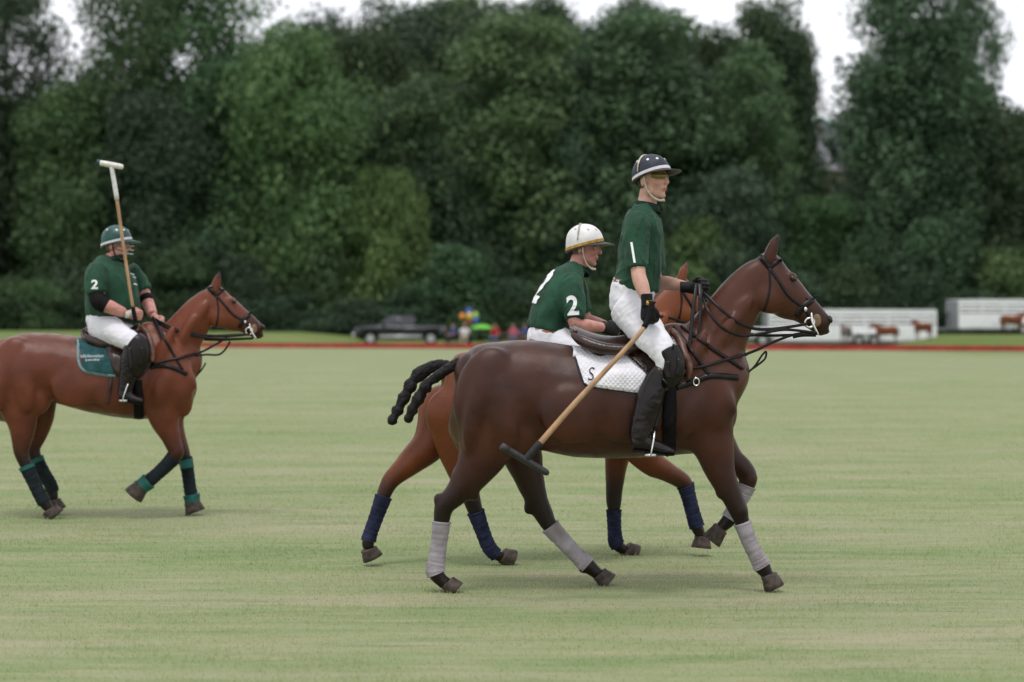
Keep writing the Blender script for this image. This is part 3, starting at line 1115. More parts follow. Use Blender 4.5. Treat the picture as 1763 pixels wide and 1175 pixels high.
# ---------------------------------------------------------------- horse following behind
D3 = F * CAMZ / (890 - HY)
m3 = Map(D3)
K3 = .7356
h3, hk3 = similarity((1307, 433), (1435, 549), (358, 491), (457, 562))
hk3 = hk3 * 1.03
torso3 = [(-27, 630, 690, .09), (-19, 607, 712, .16), (-2, 589, 728, .215), (24, 577, 728, .255), (56, 572, 700, .275), (95, 575, 693, .28), (135, 580, 703, .29),
          (172, 583, 713, .298), (210, 578, 720, .295), (243, 570, 723, .275), (270, 562, 723, .245), (293, 566, 718, .215), (309, 585, 708, .185), (319, 610, 697, .14), (325, 640, 680, .08)]
neck3 = [(268, 635, 50, .20), (297, 602, 43, .145), (321, 569, 35, .105), (343, 540, 30, .085), (360, 520, 24, .075), (368, 510, 18, .065)]
l_rh = [(35, 640, 47, .115), (30, 688, 38, .10), (38, 728, 26, .078), (37, 760, 17.5, .057), (37, 780, 13, .049), (45, 802, 11, .041),
        (57, 828, 9.8, .034), (69, 853, 9.5, .034), (77, 866, 10.3, .038), (85, 876, 8.6, .035), (88, 880, 8.6, .036)]
l_lh = [(66, 675, 36, .11), (70, 722, 23, .085), (63, 753, 15.5, .06), (56, 774, 13, .05), (64, 795, 11, .042), (77, 818, 10, .035),
        (87, 835, 9.8, .034), (91, 852, 10, .037), (91, 864, 8.6, .035)]
l_lf = [(283, 680, 38, .09), (291, 724, 27, .08), (303, 755, 17.5, .06), (314, 777, 13, .05), (320, 795, 10.2, .041), (324, 818, 9.4, .034),
        (327, 840, 9.3, .034), (330, 855, 10, .037), (331, 866, 8.6, .035)]
l_rf = [(278, 680, 40, .095), (284, 724, 26, .08), (296, 757, 17, .06), (303, 780, 13.5, .05), (291, 797, 10.7, .041), (270, 817, 9.5, .034),
        (253, 831, 10, .037), (243, 838, 8.6, .035)]
TEALW = M('dark_teal_boot', (0.010, 0.016, 0.020), 0.75, 0.2, 0.3, 16, bump=0.3, bscale=90)
TEAL = M('teal_rubber', (0.010, 0.105, 0.090), 0.55, 0.35, 0.25, 20, bump=0.2, bscale=60)
coat3 = coat_mat('red_bay_coat', (0.135, 0.037, 0.018), (0.078, 0.022, 0.012), (0.012, 0.007, 0.006), (0.170, 0.046, 0.021))
bul3 = []
for x, y, a, b, hw, dy, an in bul:
    bul3.append((20 + (x - 838) * .74 + (0 if x < 1000 else 0), 572 + (y - 585) * .72 + (0 if x < 1000 else 4), a * .74, b * .74, hw, dy, an))
tail3 = [(-22, 612, 10, .035), (-35, 622, 10, .03), (-50, 645, 10, .03), (-58, 675, 11, .03), (-62, 710, 10, .03), (-62, 735, 4, .01)]
horse3, hme3, bv3 = make_horse(
    m3, 'reddish bay horse in dark boots with teal saddle pad', torso3, neck3,
    [(l_rh, -hd), (l_lh, hd), (l_lf, fd), (l_rf, -fd)],
    [(((86, 878), (93, 890)), -hd), (((91, 863), (95, 880)), hd), (((331, 866), (334, 882)), fd), (((243, 838), (228, 852)), -fd)],
    h3, hk3, bul3 + [(27, 769, 6, 10, .03, -hd, 0), (49, 770, 6, 10, .03, hd, 0), (304, 781, 11, 12, .053, -fd, 0), (315, 779, 11, 13, .053, fd, 0)], coat3,
    [(l_rh, -hd, 5.0, 8.0, TEALW, 'leg_boot'), (l_lh, hd, 3.8, 6.7, TEALW, 'leg_boot'), (l_lf, fd, 3.7, 6.7, TEALW, 'leg_boot'), (l_rf, -fd, 3.5, 5.7, TEALW, 'leg_boot'),
     (l_rh, -hd, 5.0, 5.3, TEAL, 'boot_strap', dict(grow=.011, turns=1)), (l_lh, hd, 3.8, 4.1, TEAL, 'boot_strap', dict(grow=.011, turns=1)),
     (l_lf, fd, 3.9, 4.5, TEAL, 'boot_strap', dict(grow=.010, turns=1)),
     (l_lf, fd, 6.75, 7.95, TEAL, 'bell_boot', dict(grow=.019, turns=1)), (l_rf, -fd, 5.75, 6.95, TEAL, 'bell_boot', dict(grow=.018, turns=1))],
    tail3, (.40, .70), muz=.75)
br3 = bridle(m3, horse3, bv3, h3, hk3)
brc3 = strap('breast_collar', [(258, 633), (275, 630), (292, 632), (308, 638), (322, 645)], 3.8, bv3, m3, STRAPM, horse3, off=.002, thick=.006)
bm = bmesh.new()
strap_bm(bm, [(272, 562), (283, 583), (296, 606), (314, 637)], 2.2, bv3, m3, thick=.006)
strap_bm(bm, [(262, 628), (285, 622), (310, 617), (336, 610)], 2.4, bv3, m3, off=.01, thick=.006)
bmesh.ops.recalc_face_normals(bm, faces=bm.faces)
mart3 = obj('martingale', bm, STRAPM, horse3)
cord('martingale_strap', [(334, 611, -.1), (352, 604, -.07), (372, 593, -.04), (392, 580, -.03)], .009, m3, STRAPM, mart3, .7)
cord('martingale_strap', [(336, 613, -.09), (355, 611, -.08), (376, 611, -.07), (388, 602, -.06), (396, 588, -.05)], .008, m3, STRAPM, mart3, .6)
cord('martingale_strap', [(322, 645, -.06), (331, 651, -.04), (345, 640, -.03), (354, 625, -.03), (348, 636, -.02), (335, 652, -.02), (325, 672, -.02), (323, 690, -.02)], .006, m3, STRAPM, mart3, .6)
cord('rein', [(266, 549, -.02), (286, 560, -.11), (310, 570, -.12), (345, 577, -.11), (390, 579, -.09), (430, 576, -.08)], .0105, m3, STRAPM, br3, .6)
cord('rein', [(264, 552, -.02), (290, 566, -.13), (318, 574, -.13), (355, 582, -.11), (392, 584, -.09), (436, 583, -.08)], .0105, m3, STRAPM, br3, .6)
cord('rein', [(266, 549, .03), (300, 566, .14), (345, 578, .14), (430, 576, .08)], .0095, m3, STRAPM, br3, .6)
cord('rein', [(264, 552, .03), (300, 570, .15), (355, 585, .14), (436, 583, .08)], .0095, m3, STRAPM, br3, .6)
cord('rein_end', [(262, 546, -.03), (272, 565, -.14), (281, 585, -.2), (290, 605, -.22)], .014, m3, STRAPM, br3, .3)


# ================================================================ saddlery
def saddle(mp, label, seat, flap_top, flap_bot, girth, bvb, bvp, stirrup, leather_pts, roll=None):
    root = thing('saddle', label, 'saddle', (mp.p(seat[2][0], 700).x, mp.D, mp.p(seat[2][0], seat[2][1]).z))
    bm = bmesh.new()
    st = [(*mp.p(x, y), th * mp.s(), hw) for x, y, th, hw, dr in seat]
    tube(bm, st, seg=28, sub=6)
    xs = [mp.p(x, y).x for x, y, th, hw, dr in seat]
    for v in bm.verts:
        dr = np.interp(v.co.x, xs, [s[4] for s in seat])
        hw = np.interp(v.co.x, xs, [s[3] for s in seat])
        px = CX + v.co.x / v.co.y * F
        v.co.z -= dr * min(abs(v.co.y - mp.mid(px)) / max(hw, .01), 1.2) ** 2
    bmesh.ops.recalc_face_normals(bm, faces=bm.faces)
    s = obj('seat', bm, SADDLEM, root)
    # paler rolled edge along the cantle
    bm = bmesh.new()
    x, y, th, hw, dr = seat[0]
    pts = []
    for a in np.linspace(-1, 1, 9):
        q = mp.p(x + 9 * a * a, y + 2, hw * a)
        q.z -= dr * a * a
        pts.append((*q, .010, .010))
    tube(bm, pts, seg=8, sub=3, ref=(1, 0, 0))
    obj('cantle_edge', bm, SADDLE_EDGE, s)
    f = patch('flap', flap_top, flap_bot, bvp, mp, SADDLEM, root, 26, 18, off=.008, thick=.010, mirror=False)
    bm = bmesh.new()
    bm.from_mesh(f.data)
    for v in bm.verts:
        v.co = mp.mirror(v.co)
    bmesh.ops.reverse_faces(bm, faces=bm.faces)
    obj('flap', bm, SADDLEM, root)
    if roll:
        bm = bmesh.new()
        pts = []
        for x, y, r in roll:
            h, n = cast(bvp, x, y, mp.mid(x))
            h = h + n * .02
            pts.append((*h, r * mp.s(), .022))
        tube(bm, pts, seg=12)
        obj('knee_roll', bm, SADDLE_EDGE, root)
    g = strap('girth', girth, girth_w(mp), bvb, mp, BLACK, root, off=.006, thick=.012)
    for sgn in (-1, 1):
        d0 = stirrup[2]
        sx, sy = stirrup[0], stirrup[1]
        ix, iy = stirrup[3], stirrup[4]
        bm = bmesh.new()
        k = mp.s() * 302.6
        top, bot = mp.p(sx, sy, sgn * d0), mp.p(ix, iy, sgn * d0)
        up = (top - bot)
        pts = []
        for a, b in ((-.058, 0), (-.062, .25), (-.05, .62), (-.025, .9), (0, 1.0), (.025, .9), (.05, .62), (.062, .25), (.058, 0)):
            q = bot + up * b + Vector((0, a, 0))
            pts.append((*q, .0085 + .006 * (1 - b), .006))
        tube(bm, pts, seg=8, sub=3, ref=(1, 0, 0))
        iron = obj('stirrup_iron', bm, METAL, root)
        bm = boxm(bot.x - .03, bot.x + .03, bot.y - .062, bot.y + .062, bot.z - .012, bot.z + .004, .003)
        obj('tread', bm, METAL, iron)
        bm = bmesh.new()
        tube(bm, [(*mp.p(x, y, sgn * d), .014, .004) for x, y, d in leather_pts] + [(*top, .013, .004)], seg=8, sub=4)
        obj('stirrup_leather', bm, STRAPM, root)
    return root


def girth_w(mp):
    return 0.037 / mp.s()


QUILT = M('white_quilted_cotton', (0.72, 0.71, 0.75), 0.85, 0.15, 0.06, 12, bump=0.2, bscale=200)
QUILT_T = M('teal_quilted_cotton', (0.020, 0.078, 0.082), 0.8, 0.2, 0.25, 14, bump=0.3, bscale=160)
PIPE_T = M('pale_teal_piping', (0.17, 0.27, 0.29), 0.7, 0.3, 0.15, 40)
PIPE_N = M('navy_piping', (0.020, 0.018, 0.035), 0.7, 0.3, 0.15, 40)


def quilt(cell, amp):
    def f(x, y):
        a, b = (x + y) / cell, (x - y) / cell
        return -amp * max(math.exp(-((a - round(a)) / .13) ** 2), math.exp(-((b - round(b)) / .13) ** 2))
    return f


# ---- near horse: white pad with dark piping and a monogram
pad1 = patch('saddle_pad', [(985, 597), (1010, 602), (1050, 607), (1100, 603), (1150, 588)], [(1007, 663), (1030, 668), (1060, 672), (1104, 677), (1150, 674)],
             bv1, m1, QUILT, None, 110, 70, off=.006, thick=.015, mirror=False, fn=quilt(8.0, .0045))
tag(pad1, 'white diamond quilted saddle pad with dark piping and a monogram', 'saddle pad')
bvp1 = bvh_of(hme1, pad1.data)
strap_p = lambda nm, pts, hw, bv, mp, mat, par: (lambda bm: (strap_bm(bm, pts, hw, bv, mp, off=.001, thick=.005, mirror=False, step=2.5), obj(nm, bm, mat, par))[1])(bmesh.new())
strap_p('piping', [(985, 597), (990, 614), (997, 640), (1004, 657), (1012, 664), (1030, 668), (1060, 672), (1104, 677), (1148, 674)], 1.5, bvp1, m1, PIPE_N, pad1)
h, n = cast(bvp1, 1016, 645, D1)
decal('S', bvp1, h, (1, 0, 0), (0, 0, 1), .105, PIPE_N, pad1, 'monogram', bold=-.01, shear=.22, squeeze=.8)
# rest of the pad over the far flank
bm = bmesh.new()
bm.from_mesh(pad1.data)
for v in bm.verts:
    v.co = m1.mirror(v.co)
bmesh.ops.reverse_faces(bm, faces=bm.faces)
obj('far_side', bm, QUILT, pad1)
bm = bmesh.new()
tube(bm, [(*m1.p(x, y + 10), .05, .17) for x, y in ((985, 600), (1030, 606), (1080, 606), (1120, 596), (1150, 584))], seg=20)
obj('spine_fold', bm, QUILT, pad1)

sad1 = saddle(m1, 'brown leather polo saddle under the standing rider', [(983, 563, 5, .13, .02), (992, 572, 9, .165, .05), (1012, 581, 10, .18, .07), (1040, 589, 11, .175, .09),
              (1070, 590, 12, .16, .11), (1095, 582, 13, .14, .12), (1115, 572, 12, .12, .11), (1130, 566, 9, .09, .08)],
              [(1040, 592), (1085, 588), (1130, 578), (1168, 572)], [(1085, 612), (1108, 640), (1145, 676), (1187, 640)], [(1152, 668), (1152, 700), (1152, 740), (1151, 772), (1149, 782)],
              bv1, bvp1, (1127, 742, .375, 1119, 782), [(1142, 640, .31), (1138, 690, .345)], roll=[(1158, 574, 5), (1170, 590, 7), (1182, 612, 7.5), (1187, 632, 6), (1183, 652, 4)])
# side panels of the seat seen between pad and rider
bm = bmesh.new()
tube(bm, rows(m1, [(987, 577, 5, .02, -.13), (1000, 586, 9, .03, -.165), (1022, 596, 10.5, .035, -.195), (1050, 602, 10, .035, -.21), (1080, 602, 9, .03, -.215), (1105, 596, 5, .02, -.2)]), seg=14)
obj('panel', bm, SADDLEM, sad1)

# ---- following horse: teal pad with two lines of embroidery
pad3 = patch('saddle_pad', [(135, 584), (165, 588), (200, 586), (240, 574)], [(143, 638), (150, 641), (175, 645), (200, 648), (238, 648)],
             bv3, m3, QUILT_T, None, 80, 50, off=.006, thick=.015, mirror=False, fn=quilt(6.0, .0035))
tag(pad3, 'teal quilted saddle pad with pale edge and white embroidery', 'saddle pad')
bvp3 = bvh_of(hme3, pad3.data)
strap_p('piping', [(135, 585), (134.5, 600), (135, 618), (138, 630), (144, 638), (152, 641.5), (175, 645.5), (200, 648)], 2.2, bvp3, m3, PIPE_T, pad3)
# embroidery too blurred to read: two rows of short stitched strokes
for row, (x0, x1, yy, hh) in enumerate(((139.5, 177.5, 615, 2.0), (147, 171, 621, 1.7))):
    bm = bmesh.new()
    x = x0
    k = 0
    while x < x1:
        wd = random.uniform(1.6, 2.6)
        hk_ = hh * (1.5 if (k == 0 or random.random() < .18) else 1.0)
        y_ = yy - (x - x0) * .03
        strap_bm(bm, [(x + .3, y_ + hh), (x + .3 + random.uniform(-.3, .5), y_ - 2 * hk_ + hh)], .55, bvp3, m3, off=.001, thick=.003, mirror=False, step=1.5)
        strap_bm(bm, [(x, y_ + random.choice((-1, 0, 1)) * hh * .8), (x + wd, y_ + random.choice((-1, 0, 1)) * hh * .6)], .5, bvp3, m3, off=.001, thick=.003, mirror=False, step=1.5)
        x += wd + .25
        k += 1
    o = obj('embroidery', bm, M('pale_thread', (.42, .46, .50), .7, .2, .1, 40), pad3)
    o['kind'] = 'stuff'
bm = bmesh.new()
bm.from_mesh(pad3.data)
for v in bm.verts:
    v.co = m3.mirror(v.co)
bmesh.ops.reverse_faces(bm, faces=bm.faces)
obj('far_side', bm, QUILT_T, pad3)
bm = bmesh.new()
tube(bm, [(*m3.p(x, y + 8), .05, .17) for x, y in ((136, 585), (165, 590), (200, 589), (238, 578))], seg=20)
obj('spine_fold', bm, QUILT_T, pad3)
sad3 = saddle(m3, 'dark leather saddle under the seated rider with raised mallet', [(145, 566, 5, .12, .02), (152, 574, 8, .16, .05), (168, 581, 9, .18, .08), (188, 583, 9, .175, .10),
              (210, 580, 10, .16, .11), (230, 572, 10, .14, .11), (244, 564, 8, .10, .08)],
              [(178, 584), (205, 582), (230, 574), (254, 566)], [(196, 640), (215, 654), (240, 652), (262, 626)], [(236, 655), (238, 680), (239, 705), (239, 719)],
              bv3, bvp3, (224, 655, .36, 214, 689), [(222, 610, .32), (226, 640, .34)], roll=[(246, 566, 4), (256, 582, 5), (263, 605, 5.5), (263, 625, 4.5)])
bm = bmesh.new()
tube(bm, rows(m3, [(147, 578, 4, .02, -.13), (156, 586, 7, .03, -.17), (174, 592, 8, .035, -.20), (195, 592, 7, .035, -.215), (210, 590, 5, .02, -.2)]), seg=14)
obj('panel', bm, SADDLEM, sad3)
cord('hanging_strap', [(192, 640, -.31), (190, 660, -.33), (187, 680, -.33), (184, 696, -.33)], .012, m3, SADDLEM, sad3, .35)

# ---- middle horse, mostly hidden
pad2 = patch('saddle_pad', [n2m(*q) for q in [(984, 593), (1010, 599), (1050, 604), (1100, 600), (1150, 584)]], [n2m(*q) for q in [(1007, 663), (1030, 668), (1060, 672), (1104, 677), (1150, 674)]],
             bv2, m2, QUILT, None, 40, 24, off=.006, thick=.014)
tag(pad2, 'white saddle pad on the half hidden bright bay horse', 'saddle pad')
bvp2 = bvh_of(hme2, pad2.data)


def sc2(l):
    return [(*n2m(q[0], q[1]), *q[2:]) for q in l]


sad2 = saddle(m2, 'dark saddle on the half hidden bright bay horse', sc2([(983, 563, 5, .13, .02), (992, 572, 9, .165, .05), (1012, 581, 10, .18, .07), (1040, 589, 11, .175, .09),
              (1070, 590, 12, .16, .11), (1095, 582, 13, .14, .12), (1115, 572, 12, .12, .11), (1130, 566, 9, .09, .08)]),
              sc2([(1060, 592), (1100, 588), (1150, 575)]), sc2([(1085, 620), (1125, 670), (1180, 640)]), sc2([(1152, 668), (1152, 700), (1152, 740), (1151, 772)]),
              bv2, bvp2, (*n2m(1127, 742), .36, *n2m(1119, 782)), sc2([(1142, 640, .31), (1138, 690, .34)]))


# ================================================================ riders
def head_geo(bm, T, k=1.0):
    def e(c, r):
        c = T @ (Vector(c) * k)
        ell(bm, c, [q * k for q in r], T.to_3x3(), 24, 14)
    e((-.012, 0, .03), (.093, .074, .085))
    e((.025, 0, -.015), (.064, .060, .078))
    e((.032, 0, -.068), (.046, .046, .040))
    e((.066, 0, -.092), (.020, .021, .018))
    e((.062, 0, .034), (.028, .050, .017))
    for s in (-1, 1):
        e((.052, s * .034, -.018), (.030, .024, .026))
        e((.005, s * .052, -.062), (.034, .014, .028))
        e((-.012, s * .074, -.008), (.019, .009, .031))
    tube(bm, [(*(T @ (Vector(q) * k)), a * k, b * k) for q, a, b in
              (((.083, 0, .026), .008, .009), ((.094, 0, .004), .010, .010), ((.104, 0, -.016), .012, .013), ((.097, 0, -.026), .010, .016))], seg=12, ref=T.to_3x3() @ Vector((0, 1, 0)))
    e((.083, 0, -.049), (.012, .022, .006))
    e((.081, 0, -.059), (.012, .020, .0065))


def hand_geo(bm, wrist, d, g, side, r=1.0):
    """fist: d wrist->knuckles, g along the row of knuckles (little to index), side: +1/-1 which way fingers curl"""
    d = Vector(d).normalized()
    g = (Vector(g) - d * Vector(g).dot(d)).normalized()
    n = d.cross(g).normalized() * side
    W = Vector(wrist)
    tube(bm, [(*(W - d * .02), .027 * r, .022 * r), (*(W + d * .02), .034 * r, .019 * r), (*(W + d * .055), .041 * r, .017 * r), (*(W + d * .088), .040 * r, .015 * r)], seg=14, sub=4, ref=n)
    for k, L in ((-1.5, .80), (-.5, .95), (.5, 1.0), (1.5, .92)):
        b = W + d * (.085 - .004 * abs(k)) + g * (k * .0205)
        q = [b, b + d * .026 * L + n * .022 * L, b + d * .014 * L + n * .052 * L, b - d * .014 * L + n * .056 * L, b - d * .026 * L + n * .040 * L]
        tube(bm, [(*p, rr * r, rr * r) for p, rr in zip(q, (.0105, .0105, .0095, .009, .0075))], seg=10, sub=3)
    b = W + d * .028 + g * .030
    q = [b, b + d * .028 + g * .016 + n * .018, b + d * .050 + g * .008 + n * .038, b + d * .062 - g * .010 + n * .050]
    tube(bm, [(*p, rr * r, rr * r) for p, rr in zip(q, (.015, .0135, .0115, .009))], seg=10, sub=3)


def helmet_parts(T, k, root, shell, band_m, visor_m, rim_f=.060, rim_b=-.012, strap_m=CREAM, vents=PRINT, over=None, top=.150, tall=1.0):
    """polo helmet in head coordinates"""
    cz = .045
    rx, ry, rz = .112, .098, (top - cz)

    def rim(a):
        c = math.cos(a)
        return rim_f * (0.5 + 0.5 * c) + rim_b * (0.5 - 0.5 * c)

    def at(a, z, grow=0.0):
        s = (z - cz) / rz
        f = math.sqrt(max(1 - s * s, 0)) if s > 0 else 1.0 - .10 * s * s
        return Vector((-.004 + (rx * f + grow) * math.cos(a) * (1.03 if math.cos(a) < 0 else 1.0), (ry * f + grow) * math.sin(a), z))

    def W(v):
        return T @ (v * k)
    n = 40
    # shell
    bm = bmesh.new()
    rings = []
    for j in range(15):
        ring = []
        for i in range(n):
            a = 2 * math.pi * i / n
            t = j / 14
            z0 = rim(a)
            s0 = (z0 - cz) / rz
            ph = math.asin(max(min(s0, 1), -1)) * (1 - t) + math.pi / 2 * t * .995
            z = cz + rz * math.sin(ph)
            ring.append(bm.verts.new(W(at(a, z))))
        rings.append(ring)
    for j in range(14):
        for i in range(n):
            bm.faces.new((rings[j][i], rings[j][(i + 1) % n], rings[j + 1][(i + 1) % n], rings[j + 1][i]))
    bm.faces.new(rings[-1])
    # inner lining
    inner = [bm.verts.new(W(at(2 * math.pi * i / n, rim(2 * math.pi * i / n), -.012))) for i in range(n)]
    for i in range(n):
        bm.faces.new((rings[0][i], inner[i], inner[(i + 1) % n], rings[0][(i + 1) % n]))
    hl = obj('helmet', bm, shell, root)

    def belt(z_lo, z_hi, g0, g1, mat, name, a0=0, a1=2 * math.pi, m=48):
        b = bmesh.new()
        rr = []
        for i in range(m + 1):
            a = a0 + (a1 - a0) * i / m
            z = rim(a)
            rr.append([b.verts.new(W(at(a, z + zz, gg))) for zz, gg in ((z_lo, g0), (z_lo, g1), (z_hi, g1), (z_hi, g0))])
        for i in range(m):
            for q in range(4):
                b.faces.new((rr[i][q], rr[i][(q + 1) % 4], rr[i + 1][(q + 1) % 4], rr[i + 1][q]))
        bmesh.ops.recalc_face_normals(b, faces=b.faces)
        return obj(name, b, mat, hl, smooth=False)
    belt(.001, .020, -.002, .0035, band_m, 'band')
    belt(-.006, .003, -.010, .005, visor_m, 'edge_trim')
    # visor
    b = bmesh.new()
    rr = []
    m = 28
    for i in range(m + 1):
        a = -1.45 + 2.9 * i / m
        ext = .066 * max(math.cos(a * 1.05), 0) ** .7 + .004
        z = rim(a)
        p0, p1 = at(a, z, -.004), at(a, z, ext)
        p1.z -= .010 * math.cos(a)
        p0b, p1b = p0.copy(), p1.copy()
        p0b.z -= .007
        p1b.z -= .005
        rr.append([b.verts.new(W(q)) for q in (p0, p1, p1b, p0b)])
    for i in range(m):
        for q in range(4):
            b.faces.new((rr[i][q], rr[i][(q + 1) % 4], rr[i + 1][(q + 1) % 4], rr[i + 1][q]))
    bmesh.ops.recalc_face_normals(b, faces=b.faces)
    obj('visor', b, visor_m, hl)
    # vent eyelets
    if vents:
        for a, z in ((-.55, .118), (-1.25, .114), (.55, .118), (1.25, .114), (-2.2, .11), (2.2, .11)):
            b = bmesh.new()
            c = at(a, z)
            nrm = Vector((c.x / rx ** 2, c.y / ry ** 2, (c.z - cz) / rz ** 2)).normalized()
            R = nrm.to_track_quat('Z', 'Y').to_matrix()
            ell(b, W(c), (.0085 * k, .0085 * k, .003 * k), T.to_3x3() @ R, 12, 6)
            obj('vent', b, vents, hl)
    if over:
        b = bmesh.new()
        pts = []
        for j in range(17):
            s = -1 + 2 * j / 16
            a = math.pi * .5 * (1 if s < 0 else -1)
            ph = (1 - abs(s)) * math.pi / 2
            z = max(cz + rz * math.sin(ph) * 1.0, rim(a) + .015)
            f = math.cos(ph)
            v = Vector((-.030 - .012 * (1 - f), (ry + .002) * f * (1 if s > 0 else -1) * .98, cz + (rz + .001) * math.sin(ph) * .985))
            pts.append((*W(v), .006 * k, .003 * k))
        tube(b, pts, seg=8, sub=2, ref=T.to_3x3() @ Vector((0, 0, 1)))
        obj('over_strap', b, over, hl)
    # chin strap
    b = bmesh.new()
    pts = [(.004, -.086, rim(1.5) - .004), (.012, -.078, -.040), (.030, -.058, -.088), (.058, -.030, -.116), (.078, 0, -.118),
           (.058, .030, -.116), (.030, .058, -.088), (.012, .078, -.040), (.004, .086, rim(1.5) - .004)]
    tube(b, [(*W(Vector(p)), .0075 * k, .0035 * k) for p in pts], seg=8, sub=4, ref=T.to_3x3() @ Vector((1, 0, 0)))
    obj('chin_strap', b, strap_m, hl)
    return hl


def make_person(mp, label, S):
    root = thing('person', label, 'person', (mp.p(S['torso'][1][0], 600).x, mp.mid(S['torso'][1][0]), S['base_z']))
    hx, hy, yaw, pitch, hk = S['head']
    roll = S.get('roll', 0)
    T = Matrix.Translation(mp.p(hx, hy, S.get('head_dy', 0))) @ Matrix.Rotation(RAD(yaw), 4, 'Z') @ Matrix.Rotation(RAD(pitch), 4, 'Y') @ Matrix.Rotation(RAD(roll), 4, 'X')
    s = mp.s()
    # ---- body, one skin
    bm = bmesh.new()
    head_geo(bm, T, hk)
    t0 = S['torso'][-1]
    nb = mp.p(*S['neck_base'], 0)
    nk = T @ Vector((-.022 * hk, 0, -.055 * hk))
    tube(bm, [(*nb, .062, .060), (*(nb * .5 + nk * .5), .054 * S.get('neck', 1), .053 * S.get('neck', 1)), (*nk, .054 * S.get('neck', 1), .052)], seg=16)
    tube(bm, [(*mp.p(x, y, 0), r * s * .86, hw * .88) for x, y, r, hw in S['torso']], seg=20)
    for arm in S['arms']:
        tube(bm, [(*mp.p(x, y, d), r * s, r * s) for x, y, r, d in arm['st']], seg=14)
        w_ = mp.p(*arm['wrist'])
        hand_geo(bm, w_, arm['d'], arm['g'], arm['side'])
    for leg in S['legs']:
        tube(bm, [(*mp.p(x, y, d), r * s * .84, r * s * .84) for x, y, r, d in leg['thigh']], seg=14)
        tube(bm, [(*mp.p(x, y, d), r * s * .80, r * s * .80) for x, y, r, d in leg['shin']], seg=14)
        tube(bm, [(*mp.p(x, y, d), r * s * .7, .03) for x, y, r, d in leg['foot']], seg=12)
    me = remesh(bm, .006, 2, 'body')
    co = coords(me)
    Ti = np.array(T.inverted())
    lc = (np.c_[co, np.ones(len(co))] @ Ti.T)[:, :3] / hk
    lip = 1 - sstep(np.linalg.norm((lc - (.088, 0, -.054)) * (1, .55, 1.5), axis=1), .008, .014)
    chk = .22 * (1 - sstep(np.linalg.norm(np.c_[lc[:, 0] - .06, np.abs(lc[:, 1]) - .04, lc[:, 2] + .02], axis=1), .01, .04))
    chk = np.maximum(chk, .3 * (1 - sstep(np.linalg.norm(lc - (.10, 0, -.018), axis=1), .008, .025)))
    attr(me, 'lip', np.maximum(lip, chk))
    hair = (lc[:, 0] < .005 + .25 * np.clip(lc[:, 2], -.1, .1)) & (lc[:, 2] > -.045) & (lc[:, 0] < -.028) & (np.linalg.norm(lc, axis=1) < .14)
    brow = (np.abs(lc[:, 2] - .026) < .005) & (lc[:, 0] > .05) & (np.abs(lc[:, 1]) > .012) & (np.abs(lc[:, 1]) < .05)
    attr(me, 'hair', np.maximum(hair.astype(float), .8 * brow))
    body = obj('body', me, S['skin'], root)
    for sg in (-1, 1):
        for nm, c, r, mt in (('eye', (.074, sg * .030, .010), (.010, .012, .0075), M('eye_white', (.6, .56, .53), .2, .5, .05, 30)),
                             ('iris', (.0825, sg * .0315, .010), (.003, .0055, .0055), EYE)):
            b = bmesh.new()
            ell(b, T @ (Vector(c) * hk), [q * hk for q in r], T.to_3x3(), 12, 8)
            obj(nm, b, mt, root)
    # ---- shirt
    bm = bmesh.new()
    tube(bm, [(*mp.p(x, y, 0), r * s, hw) for x, y, r, hw in S['torso']], seg=26, sub=6)
    for arm in S['arms']:
        tube(bm, [(*mp.p(x, y, d), r * s, r * s) for x, y, r, d in arm['sleeve']], seg=16, sub=6)
    me = remesh(bm, .0085, 5, 'shirt')
    wrinkle(me, S.get('shirt_wr', .010), 8, (1, 1, .5), S.get('seed', 0))
    sh = obj('shirt', me, SHIRT, root)
    bvs = bvh_of(me)
    # collar
    bm = bmesh.new()
    cb = [(*(nb + (nk - nb) * t), r, r * .98) for t, r in S.get('collar', ((-.10, .090), (.10, .080), (.27, .072)))]
    tube(bm, cb, seg=24, sub=3, cap=False)
    bmesh.ops.solidify(bm, geom=list(bm.faces), thickness=.006)
    obj('collar', bm, SHIRT_C, sh)
    for a in S.get('prints', ()):
        h, n = cast(bvs, a['at'][0], a['at'][1], mp.mid(a['at'][0]))
        if 'dir' in a:
            q = mp.p(a['at'][0], a['at'][1], a.get('dy', 0))
            u, v = Vector(a['dir'][0]), Vector(a['dir'][1])
            decal(a['t'], bvs, q, u, v, a['size'], PRINT, sh, 'number', bold=a.get('bold', .035), squeeze=a.get('sq', .9))
        else:
            an = RAD(a.get('rot', 0))
            decal(a['t'], bvs, h, (math.cos(an), 0, math.sin(an)), (-math.sin(an), 0, math.cos(an)), a['size'], PRINT, sh, a.get('name', 'number'), bold=a.get('bold', .035), squeeze=a.get('sq', .9))
    # ---- breeches
    bm = bmesh.new()
    tube(bm, [(*mp.p(x, y, 0), r * s, hw) for x, y, r, hw in S['hips']], seg=26, sub=5)
    for leg in S['legs']:
        tube(bm, [(*mp.p(x, y, d), r * s, r * s * .95) for x, y, r, d in leg['thigh']], seg=18, sub=6)
    me = remesh(bm, .0085, 4, 'breeches')
    wrinkle(me, .0055, 11, (.8, 1, 1.2), 5 + S.get('seed', 0))
    br = obj('breeches', me, WHITE_CLOTH, root)
    if 'belt' in S:
        x, y, r, hw = S['belt']
        a = mp.p(x, y, 0)
        bm = bmesh.new()
        tube(bm, [(a.x - .003, a.y, a.z - .018, r * s, hw), (a.x, a.y, a.z + .018, r * s, hw)], seg=30, sub=2)
        obj('belt', bm, M('tan_belt', (.30, .095, .05), .6, .3, .3, 30), br)
